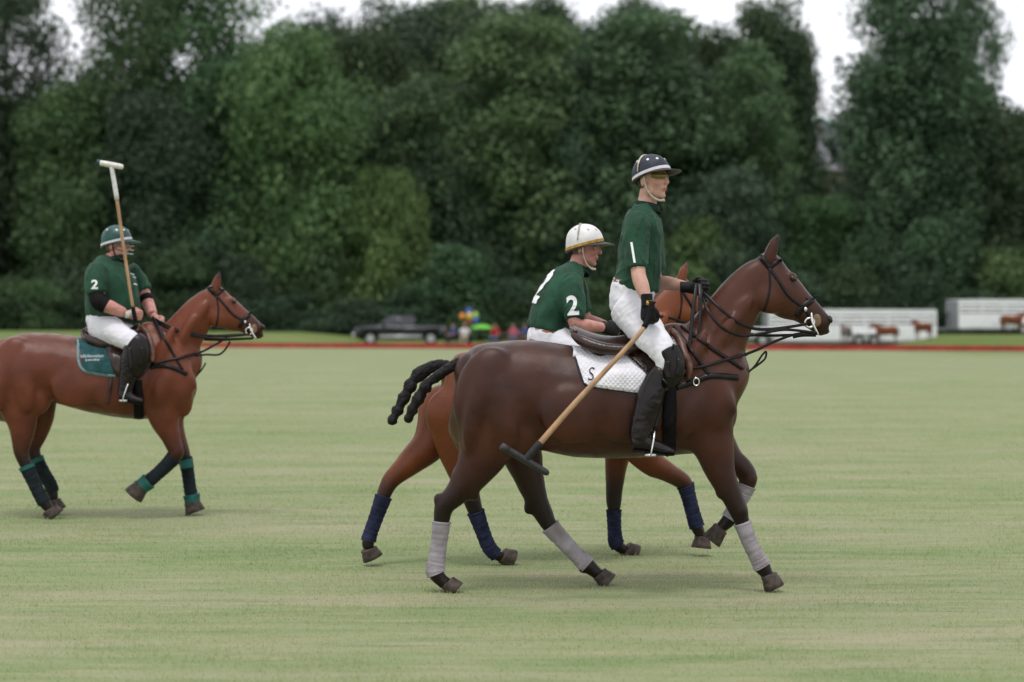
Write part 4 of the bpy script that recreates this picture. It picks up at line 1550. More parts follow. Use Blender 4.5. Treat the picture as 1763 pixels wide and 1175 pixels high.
    # ---- boots, knee guards
    for i, leg in enumerate(S['legs']):
        bm = bmesh.new()
        tube(bm, [(*mp.p(x, y, d), r * s, r * s * .85) for x, y, r, d in leg['shin']], seg=20, sub=6)
        tube(bm, [(*mp.p(x, y, d), r * s, .045) for x, y, r, d in leg['foot']], seg=16, sub=5)
        me = remesh(bm, .008, 4, 'boot')
        wrinkle(me, .0022, 13, (1, 1, 1.8), 9 + i)
        bo = obj('boot', me, BOOT, root)
        f = leg['foot']
        bm = bmesh.new()
        tube(bm, [(*mp.p(x, y + r * .9, d), .007, .044) for x, y, r, d in f], seg=12, sub=4)
        obj('sole', bm, BLACK, bo)
        bm = bmesh.new()
        tube(bm, [(*mp.p(x, y, d), r * s, r * s * .9) for x, y, r, d in leg['pad']], seg=20, sub=5)
        me = remesh(bm, .008, 5, 'knee_guard')
        kp = obj('knee_guard', me, PAD_M, root)
        bvk = bvh_of(me)
        if i == 0 and leg.get('ribs'):
            for pts, hw in leg['ribs']:
                b = bmesh.new()
                strap_bm(b, pts, hw, bvk, mp, off=0, thick=.010, mirror=False, step=3)
                bmesh.ops.recalc_face_normals(b, faces=b.faces)
                obj('guard_pad', b, PAD_M, kp)
    for arm in S['arms']:
        if arm.get('glove'):
            bm = bmesh.new()
            w_ = mp.p(*arm['wrist'])
            hand_geo(bm, w_, arm['d'], arm['g'], arm['side'], 1.18)
            dd = Vector(arm['d']).normalized()
            tube(bm, [(*(w_ - dd * .05), .034, .032), (*(w_ - dd * .01), .033, .028), (*(w_ + dd * .02), .035, .026)], seg=14)
            gl = obj('glove', remesh(bm, .0045, 2, 'glove'), GLOVE, root)
            if arm.get('tab'):
                bvg = bvh_of(gl.data)
                b = bmesh.new()
                strap_bm(b, arm['tab'], 4.0, bvg, mp, off=.001, thick=.003, mirror=False, step=2)
                obj('wrist_tab', b, M('yellow_tab', (.52, .28, .03), .6, .3, .2, 60), gl)
        if arm.get('guard'):
            bm = bmesh.new()
            tube(bm, [(*mp.p(x, y, d), r * s, r * s) for x, y, r, d in arm['guard']], seg=18)
            obj('elbow_guard', remesh(bm, .006, 3, 'elbow_guard'), BLACK, root)
    return root, T, bvs


H_NAVY = M('navy_helmet', (.020, .023, .042), .5, .35, .2, 30, bump=.25, bscale=300)
H_WHITE = M('white_helmet', (.70, .69, .68), .45, .4, .08, 14)
H_GREEN = M('bottle_green_helmet', (.008, .062, .055), .4, .45, .2, 20)
GOLD = M('gold_trim', (.48, .27, .035), .5, .4, .2, 40)
VGREY = M('grey_trim', (.045, .042, .042), .55, .4, .2, 30)
W_BAND = M('white_band', (.66, .66, .70), .6, .3, .06, 50)


def mirror_leg(leg):
    return {k: ([(q[0], q[1], q[2], -q[3]) for q in v] if k != 'ribs' else None) for k, v in leg.items()}


# ---------------------------------------------------------------- rider standing in the stirrups
leg1 = dict(thigh=[(1084, 528, 36, -.07), (1097, 549, 33, -.13), (1118, 576, 27.5, -.23), (1138, 602, 22, -.31), (1146, 618, 19, -.34), (1146, 636, 16, -.345)],
            shin=[(1142, 640, 17, -.345), (1130, 655, 19, -.35), (1119, 685, 22.5, -.36), (1111, 711, 21.5, -.365), (1105, 735, 20, -.37), (1101, 756, 18, -.375)],
            foot=[(1088, 764, 13, -.375), (1104, 762, 16, -.375), (1126, 769, 12, -.378), (1146, 775, 9, -.38), (1160, 778, 5.5, -.38)],
            pad=[(1150, 601, 20, -.345), (1157, 616, 20.5, -.355), (1159, 636, 19, -.365), (1153, 656, 15, -.37), (1149, 668, 9, -.37)],
            ribs=[([(1150, 622), (1148, 640), (1150, 652)], 5), ([(1169, 618), (1170, 634), (1167, 648)], 4.5), ([(1131, 602), (1145, 596), (1160, 598)], 4.5),
                  ([(1128, 640), (1138, 650), (1150, 662)], 2.2)])
arm1n = dict(st=[(1094, 384, 15, -.165), (1097, 425, 14, -.205), (1099, 470, 12.5, -.265), (1105, 492, 12.5, -.30), (1113, 516, 9, -.335)],
             sleeve=[(1101, 378, 19, -.135), (1096, 392, 22, -.175), (1096, 425, 20.5, -.21), (1097, 464, 18.5, -.255)],
             wrist=(1114, 522, -.345), d=(.05, -.1, -1), g=(.75, -.6, 0), side=-1, glove=True, tab=[(1113, 522), (1122, 522)])
arm1f = dict(st=[(1118, 386, 15, .165), (1124, 430, 14, .20), (1128, 482, 13, .20), (1150, 488, 12.5, .14), (1182, 494, 9, .05)],
             sleeve=[(1112, 378, 19, .135), (1117, 392, 22, .175), (1122, 425, 20.5, .20), (1126, 466, 18.5, .20)],
             wrist=(1186, 495, .04), d=(1, -.12, -.02), g=(0, .15, 1), side=1, glove=True)
S1 = dict(base_z=.75, skin=SKIN, seed=1.0,
          torso=[(1094, 500, 39, .165), (1095, 488, 38.5, .165), (1099, 465, 37, .168), (1101, 435, 36, .175), (1104, 405, 35, .182), (1106, 384, 31, .18), (1109, 369, 25, .14), (1113, 358, 18, .09), (1116, 352, 14, .065)],
          neck_base=(1112, 360), head=(1123, 311, -40, -2, 1.0), arms=[arm1n, arm1f], legs=[leg1, mirror_leg(leg1)],
          hips=[(1094, 484, 36, .155), (1090, 500, 38, .16), (1087, 520, 37, .165), (1090, 540, 32, .15), (1096, 556, 24, .11)], belt=(1093, 489, 37.5, .163),
          prints=[dict(t='1', at=(1090, 437), size=.165, rot=8, bold=.012, sq=.62), dict(t='1', at=(1064, 424), dy=.02, dir=((-.1, -.99, 0), (.12, .0, .99)), size=.20, bold=.02, sq=1.2)])
rider1, T1, bvs1 = make_person(m1, 'slim rider in navy helmet standing in the stirrups, mallet lowered', S1)
hel1 = helmet_parts(T1, 1.0, rider1, H_NAVY, W_BAND, VGREY, over=CREAM)
# amber shooting glasses
bm = bmesh.new()
rr = []
for i in range(17):
    a = -1.15 + 2.3 * i / 16
    x, y = .008 + .088 * math.cos(a), .078 * math.sin(a)
    lo = .000 + .012 * (1 - math.cos(a * 1.2)) + (.012 if abs(a) < .14 else 0)
    rr.append([bm.verts.new(T1 @ Vector((x + g * math.cos(a), y + g * math.sin(a), z))) for z, g in ((lo, .002), (.036, .002), (.036, 0), (lo, 0))])
for i in range(16):
    for q in range(4):
        bm.faces.new((rr[i][q], rr[i][(q + 1) % 4], rr[i + 1][(q + 1) % 4], rr[i + 1][q]))
bmesh.ops.recalc_face_normals(bm, faces=bm.faces)
obj('glasses', bm, M('amber_lens', (.16, .11, .015), .08, .6, .15, 20), rider1)

# mallet held downward by the standing rider
def mallet(mp, label, pts, head_a, head_b, grip_to, cane_r, head_m, wrap_m=None, grip_m=BLACK, hr=.022, band=(.01, .05, .045), wrap_at=.78):
    root = thing('polo_mallet', label, 'mallet', mp.p(*pts[-1][:3]))
    a = cr_interp([(*mp.p(*q[:3]), q[3]) for q in pts], 8)
    n = len(a)
    gi = max(int(n * grip_to), 2)
    wi = int(n * wrap_at)
    bm = bmesh.new()
    tube(bm, [(*q[:3], q[3], q[3]) for q in a[gi - 1:]], seg=12, sub=1)
    obj('cane', bm, CANE, root)
    bm = bmesh.new()
    tube(bm, [(*q[:3], .016 + (.008 if i == 0 else 0), .016) for i, q in enumerate(a[:gi])], seg=12, sub=1)
    obj('grip', bm, grip_m, root)
    if wrap_m:
        bm = bmesh.new()
        tube(bm, [(*q[:3], q[3] + .004, q[3] + .004) for q in a[wi:]], seg=12, sub=1)
        obj('cane_wrap', bm, wrap_m, root)
    A, B = mp.p(*head_a), mp.p(*head_b)
    bm = bmesh.new()
    rws = []
    for t, r in ((0, .55), (.04, .9), (.15, 1), (.5, 1.06), (.85, 1), (.96, .9), (1, .55)):
        rws.append((*(A * (1 - t) + B * t), hr * r, hr * r))
    tube(bm, rws, seg=16, sub=2)
    hd_ = obj('mallet_head', bm, head_m, root)
    bm = bmesh.new()
    for t0, t1 in ((-.03, .10),):
        tube(bm, [(*(A * (1 - t) + B * t), hr * 1.08, hr * 1.08) for t in (t0, t1)], seg=16, sub=2)
    obj('head_band', bm, M('head_band_%d' % int(band[1] * 1000), band, .5, .4, .2, 30), hd_)
    return root


mallet(m1, 'polo mallet with dark head pointing down beside the dark bay horse',
       [(1123, 520, -.40, .012), (1117, 548, -.425, .012), (1098, 578, -.46, .013), (1040, 641, -.52, .014), (985, 700, -.58, .0155), (935, 757, -.64, .0165), (905, 792, -.67, .0165)],
       (866, 770, -.72), (944, 816, -.62), .30, .012, M('dark_mallet_head', (.030, .030, .034), .5, .4, .3, 30), M('dark_wrap', (.016, .014, .015), .6, .3, .3, 40), band=(.03, .03, .034), wrap_at=.85, hr=.019)

# ---------------------------------------------------------------- rider in white helmet
leg2 = dict(thigh=[(952, 588, 31, -.07), (975, 600, 29, -.16), (1010, 615, 24, -.27), (1035, 632, 19, -.33), (1040, 645, 17, -.34)],
            shin=[(1040, 640, 17, -.34), (1030, 665, 18, -.345), (1020, 695, 18, -.35), (1012, 725, 15, -.355), (1008, 745, 14, -.36)],
            foot=[(998, 752, 11, -.36), (1012, 752, 12, -.36), (1035, 759, 9, -.36), (1054, 763, 5, -.36)],
            pad=[(1038, 622, 18, -.345), (1042, 645, 18, -.35), (1036, 668, 12, -.355)])
arm2n = dict(st=[(984, 490, 14, -.165), (987, 520, 13, -.21), (990, 556, 11.5, -.26), (1012, 561, 11, -.24), (1036, 564, 8.5, -.16)],
             sleeve=[(986, 482, 17, -.13), (984, 494, 20, -.17), (987, 522, 19, -.21), (990, 551, 17, -.25)],
             wrist=(1040, 565, -.15), d=(1, .25, -.12), g=(.1, .2, 1), side=-1, glove=True)
arm2f = dict(st=[(990, 490, 14, .165), (1000, 520, 13, .20), (1008, 548, 11.5, .20), (1028, 556, 10, .15), (1046, 562, 8, .08)],
             sleeve=[(990, 482, 17, .13), (990, 494, 20, .17), (996, 522, 19, .20), (1003, 540, 17, .20)],
             wrist=(1050, 563, .06), d=(1, -.25, -.12), g=(.1, 0, 1), side=1, glove=True)
S2 = dict(base_z=.7, skin=SKIN_R, seed=4.0,
          torso=[(943, 572, 33, .165), (946, 560, 36, .17), (953, 535, 37.5, .18), (965, 508, 35.5, .185), (975, 488, 31, .18), (984, 474, 24, .13), (991, 464, 17, .09), (995, 459, 14, .065)],
          neck_base=(992, 466), head=(1007, 428, -14, 6, 1.0), neck=1.06, arms=[arm2n, arm2f], legs=[leg2, mirror_leg(leg2)],
          hips=[(943, 566, 31, .155), (942, 580, 34, .17), (945, 596, 33, .17), (955, 610, 25, .13)], belt=(943, 574, 32, .167),
          prints=[dict(t='2', at=(986, 528), size=.165, rot=4, bold=.03), dict(t='2', at=(941, 500), dy=-.02, dir=((-.12, -.98, .1), (.42, 0, .9)), size=.33, bold=.035)])
rider2, T2, bvs2 = make_person(m2, 'rider in white helmet leaning forward on the half hidden bay horse', S2)
helmet_parts(T2, 1.06, rider2, H_WHITE, GOLD, VGREY, vents=M('grey_vent', (.45, .44, .42), .6, .3, .1, 30), over=M('grey_strap', (.33, .31, .27), .6, .3, .1, 40), rim_f=.052, rim_b=-.035, top=.148)

# ---------------------------------------------------------------- stout rider with raised mallet
leg3 = dict(thigh=[(172, 562, 25, -.08), (190, 568, 23.5, -.18), (212, 581, 19, -.28), (230, 592, 16, -.33), (232, 605, 14, -.34)],
            shin=[(232, 598, 18, -.34), (226, 620, 18, -.345), (222, 645, 16, -.35), (217, 665, 13, -.355), (214, 680, 12, -.36)],
            foot=[(206, 683, 9, -.36), (216, 682, 10, -.36), (233, 688, 7.5, -.36), (247, 691, 4.5, -.36)],
            pad=[(229, 586, 17, -.345), (238, 596, 20, -.35), (238, 615, 20, -.355), (232, 636, 16, -.36), (228, 648, 10, -.36)],
            ribs=[([(222, 600), (224, 620), (226, 636)], 3.5), ([(244, 598), (245, 614), (242, 630)], 3.5)])
arm3n = dict(st=[(164, 470, 15, -.20), (166, 495, 14, -.235), (173, 520, 12.5, -.27), (192, 530, 11.5, -.27), (214, 539, 8.5, -.25)],
             sleeve=[(172, 462, 16, -.16), (165, 473, 18.5, -.20), (165, 490, 18, -.23), (167, 506, 16.5, -.25)],
             wrist=(219, 541, -.25), d=(1, .0, -.1), g=(.10, 0, 1), side=-1,
             guard=[(166, 506, 14, -.255), (171, 520, 15, -.275), (184, 528, 13.5, -.275)])
arm3f = dict(st=[(228, 470, 14, .20), (238, 490, 13, .22), (250, 510, 11.5, .20), (257, 528, 10.5, .15), (263, 542, 8.5, .08)],
             sleeve=[(222, 464, 15, .17), (230, 474, 17, .20), (239, 490, 17, .21), (247, 502, 15, .20)],
             wrist=(265, 545, .06), d=(.6, -.2, -.75), g=(.6, .2, .6), side=1,
             guard=[(251, 511, 12.5, .195), (254, 519, 12.5, .17)])
S3 = dict(base_z=.75, skin=SKIN_R, seed=8.0, shirt_wr=.008,
          torso=[(195, 552, 43, .19), (195, 540, 46, .20), (194, 520, 46, .205), (193, 495, 43, .205), (191, 473, 37, .195), (193, 459, 31, .16), (197, 450, 22, .11), (199, 446, 17, .085)],
          neck_base=(198, 448), head=(201, 423, -12, 4, 1.04), neck=1.25, arms=[arm3n, arm3f], legs=[leg3, mirror_leg(leg3)], collar=((-.2, .108), (.1, .098), (.35, .09)),
          hips=[(190, 548, 42, .19), (186, 560, 38, .19), (184, 572, 30, .17), (186, 582, 20, .12)],
          prints=[dict(t='2', at=(163, 491), size=.095, rot=0, bold=.03, sq=1.1)])
rider3, T3, bvs3 = make_person(m3, 'stout rider in green helmet on the following horse, mallet upright', S3)
hel3 = helmet_parts(T3, 1.05, rider3, H_GREEN, W_BAND, H_GREEN, strap_m=BLACK, rim_f=.050, rim_b=-.022)
for zz, xx in ((.005, .135), (-.028, .138), (-.058, .13)):
    bm = bmesh.new()
    tube(bm, [(*(T3 @ Vector(p)), .003, .003) for p in ((.045, -.083, zz + .01), (.085, -.072, zz), (.118, -.045, zz), (xx, 0, zz), (.118, .045, zz), (.085, .072, zz), (.045, .083, zz + .01))], seg=8, sub=4, ref=(0, 0, 1))
    obj('face_guard_bar', bm, METAL, hel3)
h, n = cast(bvs3, 229, 474, D3)
for (x, y, wd) in ((228, 473, 3.2), (231, 478, 2.4), (233, 490, 2.8)):
    bm = bmesh.new()
    strap_bm(bm, [(x - wd, y - 1), (x + wd, y + 1)], 1.1, bvs3, m3, off=.001, thick=.002, mirror=False, step=2)
    obj('chest_print', bm, PRINT, rider3)
bm = bmesh.new()
tube(bm, [(*m3.p(221, 536, -.25), .034, .034), (*m3.p(224, 546, -.25), .036, .034)], seg=14, sub=2)
obj('hand_tape', bm, M('white_tape', (.6, .57, .52), .8, .2, .1, 40), rider3)
mallet(m3, 'polo mallet with white head held upright by the stout rider',
       [(234, 556, -.29, .011), (230, 536, -.295, .012), (224, 500, -.30, .012), (212, 420, -.31, .0125), (200, 335, -.32, .014), (192, 288, -.325, .013)],
       (168, 280, -.325), (212, 288, -.325), .27, .012, M('white_mallet_head', (.68, .66, .6), .5, .4, .1, 30), M('white_wrap', (.66, .65, .64), .6, .3, .1, 40), hr=.021)


# ================================================================ the wood
def leaf_mat():
    m = bpy.data.materials.new('leaves')
    m.use_nodes = True
    t = m.node_tree
    b = t.nodes['Principled BSDF']
    b.inputs['Roughness'].default_value = 0.6
    b.inputs['Specular IOR Level'].default_value = 0.2
    oi = t.nodes.new('ShaderNodeObjectInfo')
    at = t.nodes.new('ShaderNodeAttribute')
    at.attribute_name = 'tone'
    hs = t.nodes.new('ShaderNodeHueSaturation')
    mr = t.nodes.new('ShaderNodeMapRange')
    mr.inputs['To Min'].default_value = 0.62
    mr.inputs['To Max'].default_value = 1.45
    t.links.new(at.outputs['Fac'], mr.inputs['Value'])
    t.links.new(mr.outputs[0], hs.inputs['Value'])
    mh = t.nodes.new('ShaderNodeMapRange')
    mh.inputs['To Min'].default_value = 0.515
    mh.inputs['To Max'].default_value = 0.488
    t.links.new(at.outputs['Fac'], mh.inputs['Value'])
    t.links.new(mh.outputs[0], hs.inputs['Hue'])
    t.links.new(oi.outputs['Color'], hs.inputs['Color'])
    t.links.new(hs.outputs[0], b.inputs['Base Color'])
    tr = t.nodes.new('ShaderNodeBsdfTranslucent')
    t.links.new(hs.outputs[0], tr.inputs['Color'])
    ms = t.nodes.new('ShaderNodeMixShader')
    ms.inputs[0].default_value = 0.25
    t.links.new(b.outputs[0], ms.inputs[1])
    t.links.new(tr.outputs[0], ms.inputs[2])
    t.links.new(ms.outputs[0], t.nodes['Material Output'].inputs[0])
    return m


LEAF = leaf_mat()
BARK = M('grey_bark', (0.085, 0.072, 0.062), 0.9, 0.1, 0.35, 6, bump=0.6, bscale=14, stretch=(1, 1, .3))


def crown(H, R, base, blobs, per, size, prof, seed, gap=0.0):
    """leaf-sized faces in clumps that fill an uneven envelope"""
    r = np.random.default_rng(seed)
    cs = []
    for i in range(blobs):
        u = r.random()
        h = base + (1 - base) * u
        a = r.random() * 6.283
        lob = noise.noise(Vector((math.cos(a) * 1.6 + seed, math.sin(a) * 1.6, u * 4.5)))
        rad = R * prof(u) * (0.80 + .30 * r.random() + .75 * lob)
        q = math.sqrt(r.random()) * 0.98
        q = 0.25 + .75 * q if r.random() < .75 else q
        cs.append((math.cos(a) * rad * q, math.sin(a) * rad * q, h * H, (.45 + .85 * r.random()) * R * .24 * (.75 + .5 * prof(u)), r.random()))
    V, T = [], []
    for x, y, z, br, tone in cs:
        n = int(per * (br / (R * .27)) ** 2)
        d = r.normal(size=(n, 3))
        d /= np.linalg.norm(d, axis=1)[:, None]
        rr = br * (0.25 + .85 * r.random(n) ** .55 + .22 * np.abs(r.normal(size=n)))
        if gap:
            keep = r.random(n) > gap * r.random()
            d, rr = d[keep], rr[keep]
            n = len(d)
        c = d * rr[:, None] * (1.2, 1.2, .85) + (x, y, z)
        nr = d * .35 + r.normal(size=(n, 3)) * .7 + (0, 0, .5)
        nr /= np.linalg.norm(nr, axis=1)[:, None]
        t = np.cross(nr, r.normal(size=(n, 3)))
        t /= np.linalg.norm(t, axis=1)[:, None] + 1e-9
        b = np.cross(nr, t)
        s = size * (.6 + .8 * r.random(n))[:, None]
        V.append(np.stack([c - t * s * .55, c - b * s * .32, c + t * s * .55, c + b * s * .32], 1))
        tv = np.clip(tone * .5 + .5 * r.random(n), 0, 1)
        T.append(np.repeat(tv, 4))
    V = np.concatenate(V).reshape(-1, 3)
    T = np.concatenate(T)
    nf = len(V) // 4
    me = bpy.data.meshes.new('crown')
    me.vertices.add(len(V))
    me.vertices.foreach_set('co', V.ravel())
    me.loops.add(nf * 4)
    me.loops.foreach_set('vertex_index', np.arange(nf * 4, dtype=np.int32))
    me.polygons.add(nf)
    me.polygons.foreach_set('loop_start', np.arange(0, nf * 4, 4, dtype=np.int32))
    me.update()
    attr(me, 'tone', T)
    return me, cs


def trunk(H, r0, base, cs, seed, limbs=9):
    r = random.Random(seed)
    bm = bmesh.new()
    pts = [(0, 0, -.6, r0 * 1.5, r0 * 1.5), (0, 0, .3, r0 * 1.1, r0 * 1.1)]
    x = y = 0
    for k in range(1, 7):
        x += r.uniform(-.25, .25)
        y += r.uniform(-.25, .25)
        f = k / 6
        pts.append((x, y, H * .88 * f, r0 * (1 - .88 * f), r0 * (1 - .88 * f)))
    tube(bm, pts, seg=9, sub=2)
    P_ = cr_interp(pts, 4)
    for c in r.sample(cs, min(limbs, len(cs))):
        z0 = max(H * base * .7, c[2] - r.uniform(.1, .25) * H)
        i = int(np.argmin(abs(P_[:, 2] - z0)))
        p = P_[i]
        rr = max(p[3] * .5, .03)
        m = ((p[0] + c[0]) / 2, (p[1] + c[1]) / 2, (p[2] + c[2]) / 2 + .4)
        tube(bm, [(p[0], p[1], p[2], rr, rr), (*m, rr * .6, rr * .6), (c[0], c[1], c[2], rr * .2, rr * .2)], seg=6, sub=3)
    return bm


def proto(kind, H, R, base, blobs, per, size, prof, seed, r0, gap=0.0, limbs=9):
    t = local_thing(kind, 'tree', 'tree', (0, 0, 0))
    me, cs = crown(H, R, base, blobs, per, size, prof, seed, gap)
    obj('crown', me, LEAF, t, smooth=False)
    obj('trunk', trunk(H, r0, base, cs, seed, limbs), BARK, t)
    return dict(o=t, H=H, R=R, used=False)


p_round = lambda u: max(math.sin(math.pi * (0.12 + .80 * u)) ** .5, .3)
p_tall = lambda u: max(math.sin(math.pi * (0.12 + .82 * u)) ** .55, .25)
p_bush = lambda u: max(math.cos(u * 1.45) ** .55, .15)
PR = {
    'broad': [proto('broadleaf_tree', 20, 6, .10, 190, 230, .40, p_round, 11 + k, .38) for k in range(2)],
    'tall': [proto('tall_tree', 25, 5, .08, 210, 220, .38, p_tall, 31 + k, .36) for k in range(2)],
    'open': [proto('open_crowned_tree', 26, 6.5, .18, 72, 420, .38, p_round, 51 + k, .42, gap=.15, limbs=26) for k in range(2)],
    'slim': [proto('slim_tree', 20, 3.2, .12, 80, 130, .34, p_tall, 71 + k, .2, gap=.35, limbs=16) for k in range(1)],
    'bush': [proto('shrub', 7, 4.2, .0, 95, 240, .32, p_bush, 91 + k, .12, limbs=7) for k in range(2)],
}
TONES = {'mid': (.070, .124, .058, 1), 'dark': (.050, .084, .043, 1), 'light': (.094, .162, .070, 1), 'yellow': (.088, .150, .058, 1), 'blue': (.060, .104, .060, 1)}
_n = [0]


def plant(kind, px, top, halfw, d, tone, label, group, cat='tree', deep=None, zoff=0.0):
    """tree standing at depth d behind pixel column px, its top at pixel row top"""
    L = PR[kind]
    _n[0] += 1
    p = L[_n[0] % len(L)]
    x = (px - CX) / F * d
    gz = ground_z(x, d) - .1
    h = (CAMZ + (HY - top) / F * d) - gz
    sx = (halfw / F * d) / p['R'] * 1.12
    sc = (sx, deep or sx, h / (p['H'] * 1.02))
    rz = random.uniform(0, 6.28)
    rz = 0 if abs(sx - (deep or sx)) > .01 else rz
    if not p['used']:
        o = p['o']
        p['used'] = True
        o.location = (x, d, gz)
        o.rotation_euler = (0, 0, rz)
        o.scale = sc
        o['label'], o['category'] = label, cat
    else:
        o = copy_tree(p['o'], (x, d, gz), rz, sc, label)
        o['category'] = cat
    o['group'] = group
    if not group:
        del o['group']
    c = TONES[tone]
    k = random.uniform(.88, 1.14)
    for ch in o.children:
        if ch.name.startswith('crown'):
            ch.color = (c[0] * k * random.uniform(.92, 1.1), c[1] * k, c[2] * k * random.uniform(.85, 1.15), 1)
    return o


G_EDGE, G_HILL, G_BUSH = 'trees along the edge of the wood', 'trees on the hill behind', 'shrubs at the foot of the wood'
for px, top, hw, kind, d, tone, label in (
        (-95, -40, 95, 'broad', 152, 'dark', 'dark full broadleaf tree beside the tallest dark gappy tree'),
        (8, -90, 76, 'open', 160, 'dark', 'dark tall gappy tree with sky showing through'),
        (232, -75, 104, 'open', 156, 'mid', 'mid green tall gappy tree with sky showing through'),
        (350, -85, 115, 'open', 158, 'light', 'light green tall gappy tree with sky showing through'),
        (120, 150, 85, 'broad', 152, 'mid', 'mid green broadleaf tree below the dark tall gappy tree'),
        (270, 170, 90, 'broad', 151, 'dark', 'dark broadleaf tree between the two tall gappy trees'),
        (390, 110, 85, 'tall', 152, 'mid', 'mid green tall tree below the light green gappy tree'),
        (505, 58, 92, 'broad', 150, 'light', 'light green full broadleaf tree beside the thin dark tree'),
        (615, 170, 62, 'slim', 154, 'dark', 'thin dark tree with grey bark showing'),
        (730, 150, 95, 'broad', 156, 'mid', 'mid green broadleaf tree behind the tall bright shrubs'),
        (800, 240, 75, 'broad', 151, 'blue', 'bluish green low tree beside the tall bright shrubs'),
        (900, 34, 108, 'tall', 152, 'light', 'light green tall tree with a pointed crown'),
        (1000, 170, 75, 'broad', 152, 'blue', 'bluish green tree between the two tallest pointed crowns'),
        (1110, 24, 125, 'tall', 154, 'mid', 'mid green tall wide tree with pointed crown'),
        (1205, 130, 70, 'broad', 157, 'dark', 'dark broadleaf tree beside the thin light green tree'),
        (1300, 66, 62, 'slim', 151, 'light', 'thin light green tree with sky showing through'),
        (1325, 210, 52, 'slim', 153, 'mid', 'thin mid green tree near the house gap'),
        (1250, 300, 75, 'broad', 148, 'blue', 'bluish green low tree under the thin light green tree'),
        (1415, 345, 70, 'broad', 152, 'mid', 'mid green low tree below the house'),
        (1588, -75, 102, 'tall', 152, 'mid', 'mid green tallest tree beside the house gap'),
        (1555, 120, 66, 'broad', 155, 'dark', 'dark broadleaf tree tucked behind the tallest tree by the house'),
        (1660, -60, 50, 'open', 160, 'mid', 'mid green tall gappy tree beside the tallest tree'),
        (1752, 190, 85, 'broad', 149, 'dark', 'dark broadleaf tree behind the higher trailer'),
        (1860, 215, 95, 'broad', 154, 'dark', 'dark wide broadleaf tree beyond the higher trailer'),
        (1640, 230, 70, 'broad', 150, 'blue', 'bluish green low tree behind the gap between the two trailers')):
    plant(kind, px, top, hw, d, tone, label, G_EDGE)
for px, top, hw, kind, d, tone in (
        (-40, 170, 90, 'broad', 182, 'dark'), (70, 175, 85, 'broad', 190, 'mid'), (180, 160, 85, 'broad', 186, 'dark'), (300, 150, 85, 'broad', 184, 'dark'),
        (430, 90, 85, 'broad', 188, 'dark'), (560, 38, 80, 'broad', 192, 'dark'), (640, 60, 75, 'broad', 184, 'dark'), (700, 12, 90, 'broad', 200, 'dark'),
        (790, 2, 95, 'broad', 205, 'mid'), (860, 30, 80, 'broad', 188, 'dark'), (925, 6, 70, 'broad', 206, 'dark'), (1000, 48, 70, 'broad', 196, 'dark'),
        (1085, 8, 60, 'broad', 208, 'dark'), (1150, 50, 80, 'broad', 196, 'mid'), (1225, 62, 60, 'broad', 190, 'dark'), (1320, 14, 72, 'broad', 186, 'dark'), (1372, 55, 34, 'tall', 190, 'dark'),
        (1290, 230, 60, 'broad', 178, 'dark'), (1490, 120, 34, 'open', 200, 'blue'), (1440, 195, 26, 'slim', 206, 'blue'), (1535, 60, 44, 'open', 196, 'mid'), (1580, 150, 80, 'broad', 188, 'dark'), (1680, 260, 80, 'broad', 190, 'dark'), (1790, 240, 80, 'broad', 186, 'dark'),
        (100, 320, 110, 'broad', 168, 'dark'), (330, 300, 110, 'broad', 168, 'dark'), (560, 300, 100, 'broad', 168, 'dark'), (760, 320, 100, 'broad', 168, 'dark'), (960, 300, 100, 'broad', 168, 'dark'),
        (1130, 300, 100, 'broad', 168, 'dark'), (1330, 360, 80, 'broad', 166, 'dark'), (1490, 350, 70, 'broad', 168, 'dark'), (1600, 330, 100, 'broad', 168, 'dark'), (1780, 330, 100, 'broad', 168, 'dark')):
    lab = {'dark': 'dark rounded tree on the hill behind the wood edge', 'mid': 'mid green rounded tree on the hill behind the wood edge', 'blue': 'bluish green sparse tree beside the house on the hill' if kind == 'open' else 'thin bluish green tree standing before the house'}[tone]
    if kind == 'tall':
        lab = 'dark narrow tree on the hill behind the wood edge'
    if kind == 'open' and tone == 'mid':
        lab = 'mid green sparse tree on the hill behind the wood edge'
    if d < 170:
        lab = 'dark lower tree inside the wood behind the shrubs'
    plant(kind, px, top, hw, d, tone, lab, G_HILL)
x = -90
k = 0
tones = ['dark', 'mid', 'dark', 'mid', 'blue', 'light', 'dark', 'mid', 'dark', 'blue']
while x < 1880:
    tn = tones[k % len(tones)]
    top = random.uniform(395, 490)
    if 600 < x < 690:
        tn, top = 'yellow', 300 + random.uniform(0, 90)
    if 70 < x < 110:
        tn, top = 'light', 330
    if 470 < x < 560:
        tn, top = 'light', 350
    plant('bush', x, top, random.uniform(52, 82), 147 + random.uniform(-2.5, 3), tn,
          {'dark': 'dark leafy shrub at the foot of the wood', 'mid': 'mid green leafy shrub at the foot of the wood', 'blue': 'bluish green shrub at the foot of the wood',
           'light': 'light green leafy shrub at the foot of the wood', 'yellow': 'tall bright green shrub below the thin dark tree'}[tn], G_BUSH, 'shrub')
    x += random.uniform(42, 62)
    k += 1
# the wood goes on past both sides of the view
for k_ in range(11):
    for sg_ in (-1, 1):
        px_ = CX + sg_ * (1090 + k_ * 125 + random.uniform(-25, 25))
        plant(('broad', 'tall', 'broad')[k_ % 3], px_, random.uniform(-20, 110), random.uniform(95, 125), random.uniform(150, 158), ('dark', 'mid', 'light', 'dark', 'blue')[k_ % 5],
              'tree where the wood runs on past the field', 'trees further along the wood')
        plant('broad', px_ + 60, random.uniform(20, 120), 110, random.uniform(178, 195), 'dark', 'tree where the wood runs on past the field', 'trees further along the wood')
        plant('bush', px_ + 30, random.uniform(430, 500), 95, 146, 'dark', 'low shrub where the wood runs on past the field', 'shrubs further along the wood', 'shrub')
